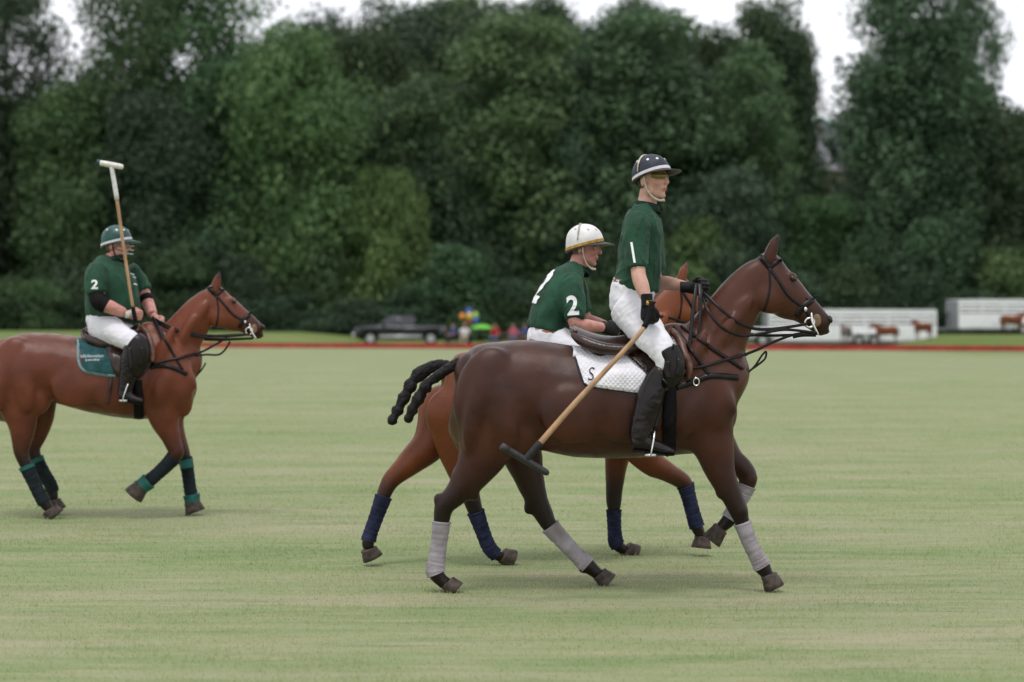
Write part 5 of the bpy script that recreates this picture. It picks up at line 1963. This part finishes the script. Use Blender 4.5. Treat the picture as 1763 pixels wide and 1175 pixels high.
# dark low thicket closing the foot of the wood
for x in range(-80, 1900, 85):
    plant('bush', x + random.uniform(-20, 20), random.uniform(500, 520), random.uniform(60, 80), 144.5 + random.uniform(-.8, .8), 'dark', 'low dark shrub in front of the wood', G_BUSH, 'shrub')
for L in PR.values():
    for p in L:
        if not p['used']:
            for ch in list(p['o'].children):
                bpy.data.objects.remove(ch)
            bpy.data.objects.remove(p['o'])

# ================================================================ house among the trees
SIDING = M('pale_siding', (.50, .50, .54), .7, .3, .08, 3, bump=.1)
ROOFG = M('green_metal_roof', (.06, .22, .18), .5, .4, .15, 4)
GLASS = M('dark_glass', (.03, .035, .04), .1, .6, .1, 5)
hd_ = 238.0
hp = P(1414, 294, hd_)
ho = local_thing('house', 'pale house with green roof on the hill behind the trees', 'house', (hp.x, hd_, hp.z - 2.0), RAD(-24))
obj('wall', boxm(-3.2, 3.2, 0, 7, 0, 6.0), SIDING, ho, smooth=False)
bm = bmesh.new()
for x0, x1 in ((-3.6, 0.0), (3.6, 0.0)):
    a = [bm.verts.new(q) for q in ((x0, -.5, 5.75), (x1, -.5, 8.2), (x1, 7.5, 8.2), (x0, 7.5, 5.75), (x0, -.5, 5.95), (x1, -.5, 8.4), (x1, 7.5, 8.4), (x0, 7.5, 5.95))]
    for f in ((0, 1, 2, 3), (4, 7, 6, 5), (0, 4, 5, 1), (2, 6, 7, 3), (0, 3, 7, 4), (1, 5, 6, 2)):
        bm.faces.new([a[i] for i in f])
bmesh.ops.recalc_face_normals(bm, faces=bm.faces)
obj('roof', bm, ROOFG, ho, smooth=False)
bm = bmesh.new()
a = [bm.verts.new(q) for q in ((-3.2, -.01, 6.0), (3.2, -.01, 6.0), (0, -.01, 8.18), (-3.2, .2, 6.0), (3.2, .2, 6.0), (0, .2, 8.18))]
for f in ((0, 1, 2), (5, 4, 3), (0, 3, 4, 1), (1, 4, 5, 2), (2, 5, 3, 0)):
    bm.faces.new([a[i] for i in f])
obj('gable', bm, SIDING, ho, smooth=False)
for wx in (-1.7, 1.5):
    wo = obj('window', boxm(wx - .6, wx + .6, -.05, .02, 3.4, 4.8), M('white_frame', (.7, .7, .7), .5, .4, .05, 5), ho, smooth=False)
    obj('pane', boxm(wx - .5, wx + .5, -.06, -.04, 3.5, 4.7), GLASS, wo, smooth=False)
obj('deck', boxm(-3.6, 3.6, -2.2, -.02, 1.6, 1.85), M('weathered_wood', (.16, .13, .11), .8, .2, .25, 8), ho, smooth=False)
for px_ in (-3.3, -1.1, 1.1, 3.3):
    obj('deck_post', boxm(px_ - .1, px_ + .1, -2.1, -1.9, -3.0, 1.6), M('weathered_wood', (.16, .13, .11)), ho, smooth=False)

# ================================================================ pickup trucks
TYRE = M('tyre_rubber', (.018, .018, .019), .8, .2, .2, 20)
ALLOY = M('alloy_wheel', (.55, .55, .56), .3, .5, .1, 20, metal=.8)
CHROME = M('chrome', (.7, .7, .72), .15, .5, .05, 10, metal=1.0)
LAMP = M('lamp_glass', (.6, .6, .58), .15, .6, .1, 10)


def wheel(root, x, y, r, wd, z=None):
    z = r if z is None else z
    bm = bmesh.new()
    prof = [(-.5, .62), (-.5, .93), (-.38, 1.0), (.38, 1.0), (.5, .93), (.5, .62)]
    n = 28
    rr = []
    for a_, rad in prof:
        rr.append([bm.verts.new((x + r * rad * math.cos(2 * math.pi * i / n), y + a_ * wd, z + r * rad * math.sin(2 * math.pi * i / n))) for i in range(n)])
    for j in range(len(prof)):
        A, B = rr[j], rr[(j + 1) % len(prof)]
        for i in range(n):
            bm.faces.new((A[i], A[(i + 1) % n], B[(i + 1) % n], B[i]))
    bmesh.ops.recalc_face_normals(bm, faces=bm.faces)
    w_ = obj('wheel', bm, TYRE, root)
    bm = bmesh.new()
    for s in (-1, 1):
        for k in range(6):
            a = k * math.pi / 3
            c = Vector((x + .34 * r * math.cos(a), y + s * wd * .36, z + .34 * r * math.sin(a)))
            bmesh.ops.create_cube(bm, size=1, matrix=Matrix.Translation(c) @ Matrix.Rotation(-a, 4, 'Y') @ Matrix.Diagonal((.56 * r, .03, .16 * r, 1)))
    tube(bm, [(x, y - wd * .40, z, .16 * r, .16 * r), (x, y + wd * .40, z, .16 * r, .16 * r)], seg=12, sub=1, ref=(1, 0, 0))
    tube(bm, [(x, y - wd * .25, z, .64 * r, .64 * r), (x, y + wd * .25, z, .64 * r, .64 * r)], seg=24, sub=1, ref=(1, 0, 0))
    bmesh.ops.recalc_face_normals(bm, faces=bm.faces)
    obj('rim', bm, ALLOY, w_, smooth=False)


def pickup(label, loc, rotz, paint, lower):
    t = local_thing('pickup_truck', label, 'truck', loc, rotz)

    def extrude(poly, y0, y1, taper=0.0, zt=0, bev=.03):
        bm = bmesh.new()
        A = []
        for y, s in ((y0, 1), (y1, -1)):
            A.append([bm.verts.new((px, y + s * taper * max(0, (pz - zt)), pz)) for px, pz in poly])
        n = len(poly)
        bm.faces.new(A[0][::-1])
        bm.faces.new(A[1])
        for i in range(n):
            bm.faces.new((A[0][i], A[0][(i + 1) % n], A[1][(i + 1) % n], A[1][i]))
        bmesh.ops.recalc_face_normals(bm, faces=bm.faces)
        if bev:
            bmesh.ops.bevel(bm, geom=[e for e in bm.edges], offset=bev, segments=2, affect='EDGES')
        return bm

    def arch(cx):
        return [(cx + .50 * math.cos(a), .42 + .50 * math.sin(a)) for a in np.linspace(math.pi, 0, 11)]
    low = [(-2.85, .45), (-2.85, 1.02), (-2.70, 1.10), (-1.45, 1.20), (-1.3, 1.22), (2.80, 1.20), (2.85, 1.15), (2.85, .50)] + [(2.40, .45)][:0]
    bottom = [(2.6, .48)] + [(x, z) for x, z in arch(1.88)[::-1]] + [(1.3, .44), (-1.3, .44)] + [(x, z) for x, z in arch(-1.86)[::-1]] + [(-2.5, .45)]
    obj('body', extrude(low + bottom, -.96, .96, .06, .8, .02), paint, t)
    obj('sill_trim', boxm(-1.32, 1.34, -.985, .985, .40, .60, .02), lower, t)
    obj('underbody', boxm(-2.6, 2.6, -.75, .75, .30, .9), BLACK, t, smooth=False)
    cab = [(-1.42, 1.20), (-.78, 1.74), (-.55, 1.80), (.72, 1.80), (.92, 1.72), (1.0, 1.20)]
    obj('cab', extrude(cab, -.90, .90, .20, 1.2, .03), paint, t)
    for s in (-1, 1):
        for poly in ([(-1.16, 1.25), (-.72, 1.68), (-.14, 1.68), (-.14, 1.25)], [(-.06, 1.25), (-.06, 1.68), (.72, 1.68), (.86, 1.25)]):
            bm = bmesh.new()
            f0 = [bm.verts.new((x, s * (.912 - .2 * (z - 1.2)), z)) for x, z in poly]
            f1 = [bm.verts.new((x, s * (.86 - .2 * (z - 1.2)), z)) for x, z in poly]
            bm.faces.new(f0)
            bm.faces.new(f1[::-1])
            for i in range(4):
                bm.faces.new((f0[i], f1[i], f1[(i + 1) % 4], f0[(i + 1) % 4]))
            bmesh.ops.recalc_face_normals(bm, faces=bm.faces)
            obj('side_window', bm, GLASS, t, smooth=False)
        obj('mirror', boxm(-1.15, -.98, s * 1.0 - .08, s * 1.0 + .08, 1.24, 1.42, .02), paint, t)
        obj('headlight', boxm(-2.87, -2.72, s * .72 - .16, s * .72 + .16, .86, 1.0, .02), LAMP, t)
        obj('tail_light', boxm(2.78, 2.87, s * .86 - .07, s * .86 + .07, .75, 1.1, .02), M('red_lens', (.35, .02, .02), .2, .5, .1, 10), t)
        obj('door_handle', boxm(-.30, -.14, s * .955 - .03, s * .955 + .03, 1.06, 1.10, .01), CHROME, t)
        wheel(t, -1.86, s * .80, .40, .26)
        wheel(t, 1.88, s * .80, .40, .26)
    bm = bmesh.new()
    v = [bm.verts.new(q) for q in ((-1.36, -.78, 1.26), (-1.36, .78, 1.26), (-.80, .72, 1.73), (-.80, -.72, 1.73))]
    bm.faces.new(v)
    for q in bm.verts:
        q.co += Vector((-.045, 0, .02))
    obj('windscreen', bm, GLASS, t, smooth=False)
    obj('front_bumper', boxm(-2.98, -2.80, -.95, .95, .45, .70, .03), CHROME, t)
    obj('rear_bumper', boxm(2.82, 2.98, -.92, .92, .48, .66, .03), CHROME, t)
    obj('grille', boxm(-2.88, -2.80, -.5, .5, .76, 1.02, .02), M('dark_grille', (.04, .04, .045), .4, .5, .2, 30), t)
    obj('bed_rail', boxm(1.02, 2.82, -.93, .93, 1.19, 1.225, .01), M('bed_liner', (.03, .03, .032), .7, .3, .2, 30), t)
    return t


def on_ground(px, d):
    x = (px - CX) / F * d
    return (x, d, ground_z(x, d))


PAINT_N = M('dark_navy_paint', (.014, .016, .026), .25, .5, .1, 4, coat=.6)
SILVER = M('silver_trim', (.42, .42, .43), .4, .5, .1, 10, metal=.3)
PAINT_W = M('white_paint', (.68, .68, .70), .35, .5, .05, 4, coat=.4)
pickup('dark navy pickup truck with silver sills parked beyond the red board', on_ground(690, 124), RAD(2), PAINT_N, SILVER)
pickup('white pickup truck hitched ahead of the long slatted trailer', on_ground(1262, 132), RAD(-2), PAINT_W, SILVER)

# ================================================================ slatted stock trailers
ALU = M('white_aluminium', (.82, .83, .85), .4, .5, .08, 6, coat=.2)
ALU_D = M('grey_aluminium', (.34, .35, .37), .45, .5, .1, 8)
INSIDE = M('interior_shade', (.035, .035, .04), .8, .2, .2, 8)  # near-black colour standing in for shade inside the trailers


def trailer(label, loc, rotz, L, H, z0=.45, W=2.2):
    t = local_thing('horse_trailer', label, 'trailer', loc, rotz)
    hw = W / 2
    slots = [(.54, .59), (.68, .72), (.82, .86)]
    edges = [0.0] + [q for s in slots for q in s] + [1.0]
    zs = [z0 + (H - z0) * e for e in edges]
    obj('floor', boxm(-L / 2, L / 2, -hw, hw, z0 - .16, z0, .01), ALU_D, t)
    obj('roof', boxm(-L / 2 - .05, L / 2 + .05, -hw - .05, hw + .05, H, H + .09, .03), ALU, t)
    for s in (-1, 1):
        for i in range(0, len(zs), 2):
            a, b = zs[i], zs[i + 1]
            obj('side_panel', boxm(-L / 2, L / 2, s * hw - .02, s * hw + .02, a, b), ALU, t, smooth=False)
        n = int(L / 1.5)
        for k in range(n + 1):
            x = -L / 2 + L * k / n
            obj('upright', boxm(x - .04, x + .04, s * hw - .035, s * hw + .035, z0, H), ALU, t, smooth=False)
        obj('fender', boxm(-.2, 2.1, s * hw - .02 if s > 0 else -hw - .22, hw + .22 if s > 0 else -hw + .02, .78, .84, .02), ALU, t)
        for x in (.4, 1.45):
            wheel(t, x, s * (hw + .10), .36, .2)
    for x, nm in ((-L / 2, 'nose_panel'), (L / 2, 'rear_door')):
        o = obj(nm, boxm(x - .025, x + .025, -hw + .03, hw - .03, z0, H), ALU if nm == 'rear_door' else ALU_D, t, smooth=False)
    obj('shade_sheet', boxm(-L / 2 + .1, L / 2 - .1, .55, .60, z0, H - .1), INSIDE, t, smooth=False)  # added dark sheet behind the slots, paints the shaded inside
    obj('drawbar', boxm(-L / 2 - 1.4, -L / 2, -.08, .08, z0 - .14, z0 - .02), ALU_D, t, smooth=False)
    return t


trailer('long white slatted horse trailer behind the red board with ponies tied alongside', on_ground(1462, 138), RAD(3), 11.6, 2.35, z0=.32)
trailer('white slatted horse trailer parked higher up on the grass shelf', on_ground(1740, 141), RAD(10), 8.6, 2.35)


# ================================================================ ponies tied at the trailers
def far_pony(label, loc, rotz, coat, scale, group=None, head_drop=True):
    t = local_thing('pony', label, 'horse', loc, rotz, scale, group)
    lm = LocalMap()
    hh, k_ = similarity((1307, 433), (1435, 549), (1330, 505), (1425, 650))
    nk = [(1180, 655, 70, .20), (1225, 620, 60, .145), (1268, 580, 47, .105), (1305, 548, 38, .085), (1330, 530, 30, .07)]
    legs = []
    for dy in (-.13, .13):
        o_ = 12 if dy > 0 else 0
        legs.append(([(846 + o_, 700, 60, .11), (842 + o_, 770, 46, .10), (832 + o_, 830, 28, .07), (818 + o_, 870, 18, .05), (815 + o_, 920, 12, .035), (815 + o_, 970, 13, .037), (826 + o_, 1000, 14, .045), (830 + o_, 1013, 17, .05)], dy))
        legs.append(([(1205 + o_, 690, 55, .095), (1208 + o_, 780, 36, .08), (1208 + o_, 840, 22, .055), (1208 + o_, 880, 18, .05), (1208 + o_, 930, 12, .035), (1208 + o_, 975, 13, .037), (1216 + o_, 1000, 14, .045), (1220 + o_, 1013, 17, .05)], dy))
    me = horse_mesh(lm, NEAR_TORSO, nk, legs, hh, k_, [], .022)
    co = coords(me)
    attr(me, 'dark', 1 - sstep(co[:, 2], .25, .6))
    attr(me, 'warm', np.full(len(co), .3))
    obj('body', me, coat, t)
    bm = bmesh.new()
    tube(bm, rows(lm, [(797, 620, 12, .035), (778, 640, 14, .04), (768, 700, 17, .05), (768, 790, 15, .04), (772, 850, 5, .02)]), seg=12)
    obj('tail', bm, TAILM, t)
    return t


def soft(px, d, dz=0):
    v = on_ground(px, d)
    return (v[0], v[1], v[2] + dz)


pony = far_pony('small bay pony standing side on beside the long trailer', soft(1527, 134.5), RAD(180), coat2, .92)
copy_tree(pony, soft(1590, 134.8), RAD(128), .86, 'bay pony turned away at the rear of the long trailer')
copy_tree(pony, soft(1742, 137.3), RAD(4), .95, 'bay pony in front of the trailer on the grass shelf')
p4 = copy_tree(pony, soft(1457, 134.5), RAD(100), .90, 'grey brown pony seen end on beside the long trailer')
for ch in p4.children:
    if ch.name.startswith('body'):
        ch.data = ch.data.copy()
        ch.data.materials.clear()
        ch.data.materials.append(coat_mat('grey_brown_coat', (.16, .12, .12), (.09, .07, .07), (.03, .025, .025), (.2, .14, .13)))


# ================================================================ spectators
def cloth(name, c):
    return M('cloth_' + name, c, .8, .2, .15, 8, bump=.2, bscale=40)


HAIRS = M('brown_hair', (.05, .03, .02), .7, .3, .3, 30)
SKIN_F = M('far_skin', (.45, .25, .19), .6, .3, .1, 20)


def far_person(label, loc, rotz, pose, shirt, legs, group, hat=None):
    """small full figure, face along +x; seated ones sit at 0.45 m"""
    t = local_thing('person', label, 'person', loc, rotz, 1, group)
    sit = pose == 'sit'
    hz = .50 if sit else .92
    th = .16
    body, sh, tr = bmesh.new(), bmesh.new(), bmesh.new()
    lean = .06 if sit else 0.0
    neck = Vector((lean * .6, 0, hz + .56))
    ell(body, neck + Vector((.02, 0, .17)), (.098, .078, .118))
    ell(body, neck + Vector((.115, 0, .155)), (.018, .014, .02))
    tube(body, [(*(neck - Vector((0, 0, .05))), .06, .06), (*(neck + Vector((.01, 0, .1))), .055, .055)], seg=10)
    tube(body, [(0, 0, hz, .12, .15), (lean * .4, 0, hz + .3, .11, .15), (*neck, .06, .10)], seg=14)
    tube(sh, [(-.01, 0, hz - .04, .145, .18), (lean * .3, 0, hz + .22, .14, .175), (lean * .5, 0, hz + .44, .13, .20), (*neck, .075, .10)], seg=18)
    for s in (-1, 1):
        S_ = Vector((lean * .5, s * .20, hz + .48))
        E = S_ + (Vector((.06, s * .06, -.28)) if sit else Vector((-.02, s * .07, -.29)))
        Wr = E + (Vector((.24, -s * .06, -.02)) if sit else Vector((.06, -s * .01, -.26)))
        tube(body, [(*S_, .05, .05), (*E, .042, .042), (*Wr, .03, .03)], seg=10)
        dd = (Wr - E).normalized()
        tube(body, [(*Wr, .035, .02), (*(Wr + dd * .06), .042, .018), (*(Wr + dd * .10), .038, .014)], seg=8)
        for q in range(4):
            b0 = Wr + dd * .09 + Vector((0, (q - 1.5) * .018, 0))
            tube(body, [(*b0, .010, .010), (*(b0 + dd * .04 + Vector((0, 0, -.015))), .009, .009), (*(b0 + dd * .06 + Vector((0, 0, -.035))), .007, .007)], seg=6, sub=2)
        tube(sh, [(*(S_ - Vector((0, s * .06, 0))), .07, .07), (*S_, .075, .075), (*(S_ * .25 + E * .75), .062, .062)], seg=12)
        H_ = Vector((0, s * .09, hz))
        K = H_ + (Vector((.43, s * .06, .02)) if sit else Vector((.03, s * .01, -.44)))
        A = K + (Vector((.04, 0, -.43)) if sit else Vector((-.03, 0, -.42)))
        tube(body, [(*H_, .08, .08), (*K, .052, .052), (*A, .035, .035)], seg=10)
        tube(body, [(*(A + Vector((-.05, 0, -.03))), .035, .04), (*(A + Vector((.09, 0, -.045))), .03, .042), (*(A + Vector((.17, 0, -.055))), .02, .03)], seg=8)
        tube(tr, [(*(H_ + Vector((-.02, -s * .03, .04))), .11, .11), (*H_, .105, .105), (*K, .072, .072), (*(K * .15 + A * .85), .058, .058)], seg=12)
    obj('body', remesh(body, .014, 2, 'body'), SKIN_F, t)
    obj('shirt', remesh(sh, .016, 3, 'shirt'), shirt, t)
    obj('trousers', remesh(tr, .016, 3, 'trousers'), legs, t)
    bm = bmesh.new()
    ell(bm, neck + Vector((-.005, 0, .21)), (.105, .088, .09))
    for v in bm.verts:
        if v.co.x > neck.x + .05 and v.co.z < neck.z + .22:
            v.co.x = neck.x + .05
    hm = obj('hat' if hat else 'hair', bm, hat or HAIRS, t)
    if hat:
        bm = bmesh.new()
        tube(bm, [(neck.x, 0, neck.z + .205, .17, .16), (neck.x, 0, neck.z + .215, .17, .16)], seg=20, sub=1)
        obj('brim', bm, hat, hm)
    return t


CHAIR_F = M('chair_frame', (.05, .05, .055), .4, .5, .1, 10, metal=.5)


def camp_chair(label, loc, rotz, fabric, group):
    t = local_thing('camp_chair', label, 'chair', loc, rotz, 1, group)
    bm = bmesh.new()
    tube(bm, [(-.22, 0, .44, .02, .24), (0, 0, .40, .02, .25), (.24, 0, .44, .02, .24)], seg=12, square=.5)
    obj('seat', bm, fabric, t)
    bm = bmesh.new()
    tube(bm, [(-.20, 0, .42, .02, .25), (-.28, 0, .68, .02, .26), (-.33, 0, .92, .02, .25)], seg=12, square=.5)
    obj('backrest', bm, fabric, t)
    for s in (-1, 1):
        for a, b in (((.28, s * .27, 0), (-.24, s * .27, .46)), ((-.28, s * .27, 0), (.27, s * .27, .46))):
            bm = bmesh.new()
            tube(bm, [(*a, .014, .014), (*b, .014, .014)], seg=6, sub=1)
            obj('leg', bm, CHAIR_F, t)
        bm = bmesh.new()
        tube(bm, [(-.27, s * .28, .64, .02, .035), (.26, s * .28, .64, .02, .035)], seg=8, sub=1)
        obj('armrest', bm, fabric, t)
        bm = bmesh.new()
        tube(bm, [(-.20, s * .27, .40, .014, .014), (-.33, s * .27, .95, .014, .014)], seg=6, sub=1)
        obj('back_post', bm, CHAIR_F, t)
    return t


GP, GC = 'spectators sitting beyond the red board', 'camp chairs of the spectators'
BLUE, RED_C, WHITE_C, LIME = cloth('blue', (.04, .07, .22)), cloth('red', (.36, .02, .03)), cloth('white', (.66, .62, .66)), cloth('lime', (.16, .48, .07))
PINK, JEAN, DARK_C, KHAKI = cloth('pink', (.48, .10, .16)), cloth('denim', (.08, .12, .22)), cloth('dark', (.025, .025, .035)), cloth('khaki', (.40, .33, .24))
STRAW = M('straw_hat', (.48, .38, .25), .8, .2, .15, 20)
for px, d, rot, sh, lg, hat, lab, ch in (
        (781, 121, 215, BLUE, DARK_C, None, 'seated spectator in blue shirt near the tailgate of the navy pickup', DARK_C),
        (800, 120, 265, WHITE_C, KHAKI, STRAW, 'seated spectator in white shirt and straw hat', DARK_C),
        (853, 120.5, 250, RED_C, JEAN, None, 'seated spectator in red shirt and blue jeans', DARK_C),
        (884, 125, 260, PINK, JEAN, None, 'seated spectator in pink shirt behind the picnic table', BLUE),
        (903, 125.5, 280, BLUE, DARK_C, None, 'seated spectator in blue shirt behind the picnic table', RED_C)):
    v = on_ground(px, d)
    far_person(lab, (v[0], v[1], v[2] + .0), RAD(rot), 'sit', sh, lg, GP, hat)
    camp_chair('folding camp chair under the ' + lab.replace('seated ', ''), v, RAD(rot), ch, GC)

# picnic table
WOODT = M('pine_boards', (.30, .21, .13), .8, .2, .25, 6, stretch=(.4, 3, 3))
tb = local_thing('picnic_table', 'pale wooden picnic table beside the spectators', 'table', on_ground(884, 121.5), RAD(4))
for k in range(5):
    obj('tabletop_plank', boxm(-1.1, 1.1, -.38 + k * .155, -.24 + k * .155, .70, .74, .005), WOODT, tb, smooth=False)
for s in (-1, 1):
    obj('bench_plank', boxm(-1.1, 1.1, s * .70 - .13, s * .70 + .13, .42, .46, .005), WOODT, tb, smooth=False)
    for e in (-.8, .8):
        bm = bmesh.new()
        tube(bm, [(e, s * .72, 0, .04, .03), (e, s * .2, .70, .04, .03)], seg=6, sub=1)
        obj('leg', bm, WOODT, tb)
    obj('brace', boxm(s * .8 - .03, s * .8 + .03, -.75, .75, .36, .42), WOODT, tb, smooth=False)

# lime umbrella
v = on_ground(829, 121)
um = local_thing('umbrella', 'lime green umbrella pitched low among the spectators', 'umbrella', v)
bm = bmesh.new()
n = 24
ringp = []
for j in range(6):
    r_ = .72 * math.sin(j / 5 * 1.25) / math.sin(1.25)
    z_ = 1.02 + .28 * math.cos(j / 5 * 1.45)
    ringp.append([bm.verts.new((max(r_, .004) * math.cos(2 * math.pi * i / n) * (1 - .04 * (i % 3 == 1)), max(r_, .004) * math.sin(2 * math.pi * i / n), z_)) for i in range(n)])
for j in range(5):
    for i in range(n):
        bm.faces.new((ringp[j][i], ringp[j][(i + 1) % n], ringp[j + 1][(i + 1) % n], ringp[j + 1][i]))
bm.faces.new(ringp[0])
obj('canopy', bm, LIME, um)
bm = bmesh.new()
tube(bm, [(0, 0, -.1, .012, .012), (0, 0, 1.34, .012, .012)], seg=8, sub=1)
obj('pole', bm, CHAIR_F, um)

# balloons
v = on_ground(808, 121)
bb = local_thing('balloon_bunch', 'bunch of coloured balloons floating above the spectators', 'balloons', v)
bcol = {'blue': (.03, .10, .42), 'yellow': (.62, .45, .04), 'green': (.25, .45, .06), 'orange': (.62, .22, .03), 'red': (.42, .06, .05)}
for nm, x, y, z in (('blue', -.02, 0, 2.05), ('yellow', .02, -.18, 1.78), ('green', .38, -.02, 1.83), ('orange', -.42, -.05, 1.76), ('red', .02, -.05, 1.50), ('blue', .36, -.1, 1.54)):
    bm = bmesh.new()
    ell(bm, (x, y, z), (.20, .20, .235), seg=16, rings=12)
    for q in bm.verts:
        if q.co.z < z:
            f = 1 - .35 * ((z - q.co.z) / .235) ** 2
            q.co.x = x + (q.co.x - x) * f
            q.co.y = y + (q.co.y - y) * f
    bl = obj('balloon', bm, M('balloon_' + nm, bcol[nm], .25, .5, .05, 5, coat=.3), bb)
    bm = bmesh.new()
    tube(bm, [(x, y, z - .23, .006, .006), (x * .5, y * .5, z * .5, .005, .005), (0, 0, .6, .005, .005)], seg=5, sub=4)
    obj('string', bm, CREAM, bl)
obj('anchor', boxm(-.12, .12, -.12, .12, 0, .62, .02), DARK_C, bb)

# white car behind the bank at the far left
def car(label, loc, rotz, paint):
    t = local_thing('parked_car', label, 'car', loc, rotz)
    bm = bmesh.new()
    st = [(-2.2, 0, .62, .20, .70), (-2.0, 0, .66, .30, .84), (-1.0, 0, .70, .36, .88), (1.0, 0, .72, .37, .88), (1.9, 0, .72, .36, .84), (2.2, 0, .70, .24, .72)]
    tube(bm, st, seg=24, sub=5, square=.5)
    obj('body', bm, paint, t)
    bm = bmesh.new()
    tube(bm, [(-1.15, 0, 1.02, .06, .72), (-.5, 0, 1.18, .22, .70), (.4, 0, 1.20, .25, .70), (1.2, 0, 1.14, .16, .70), (1.6, 0, 1.03, .05, .68)], seg=24, sub=5, square=.5)
    cab_ = obj('cabin', bm, paint, t)
    for s in (-1, 1):
        obj('side_window', boxm(-.65, 1.05, s * .70 - .02, s * .70 + .02, 1.06, 1.34, .02), GLASS, cab_)
        for x in (-1.35, 1.35):
            wheel(t, x, s * .76, .32, .22)
        obj('headlight', boxm(-2.2, -2.08, s * .6 - .14, s * .6 + .14, .66, .78, .02), LAMP, t)
    return t


x_ = (2 - CX) / F * 150
car('white car mostly hidden behind the grass bank', (x_ - 2.0, 143, ground_z(x_, 143) - .15), RAD(4), PAINT_W)
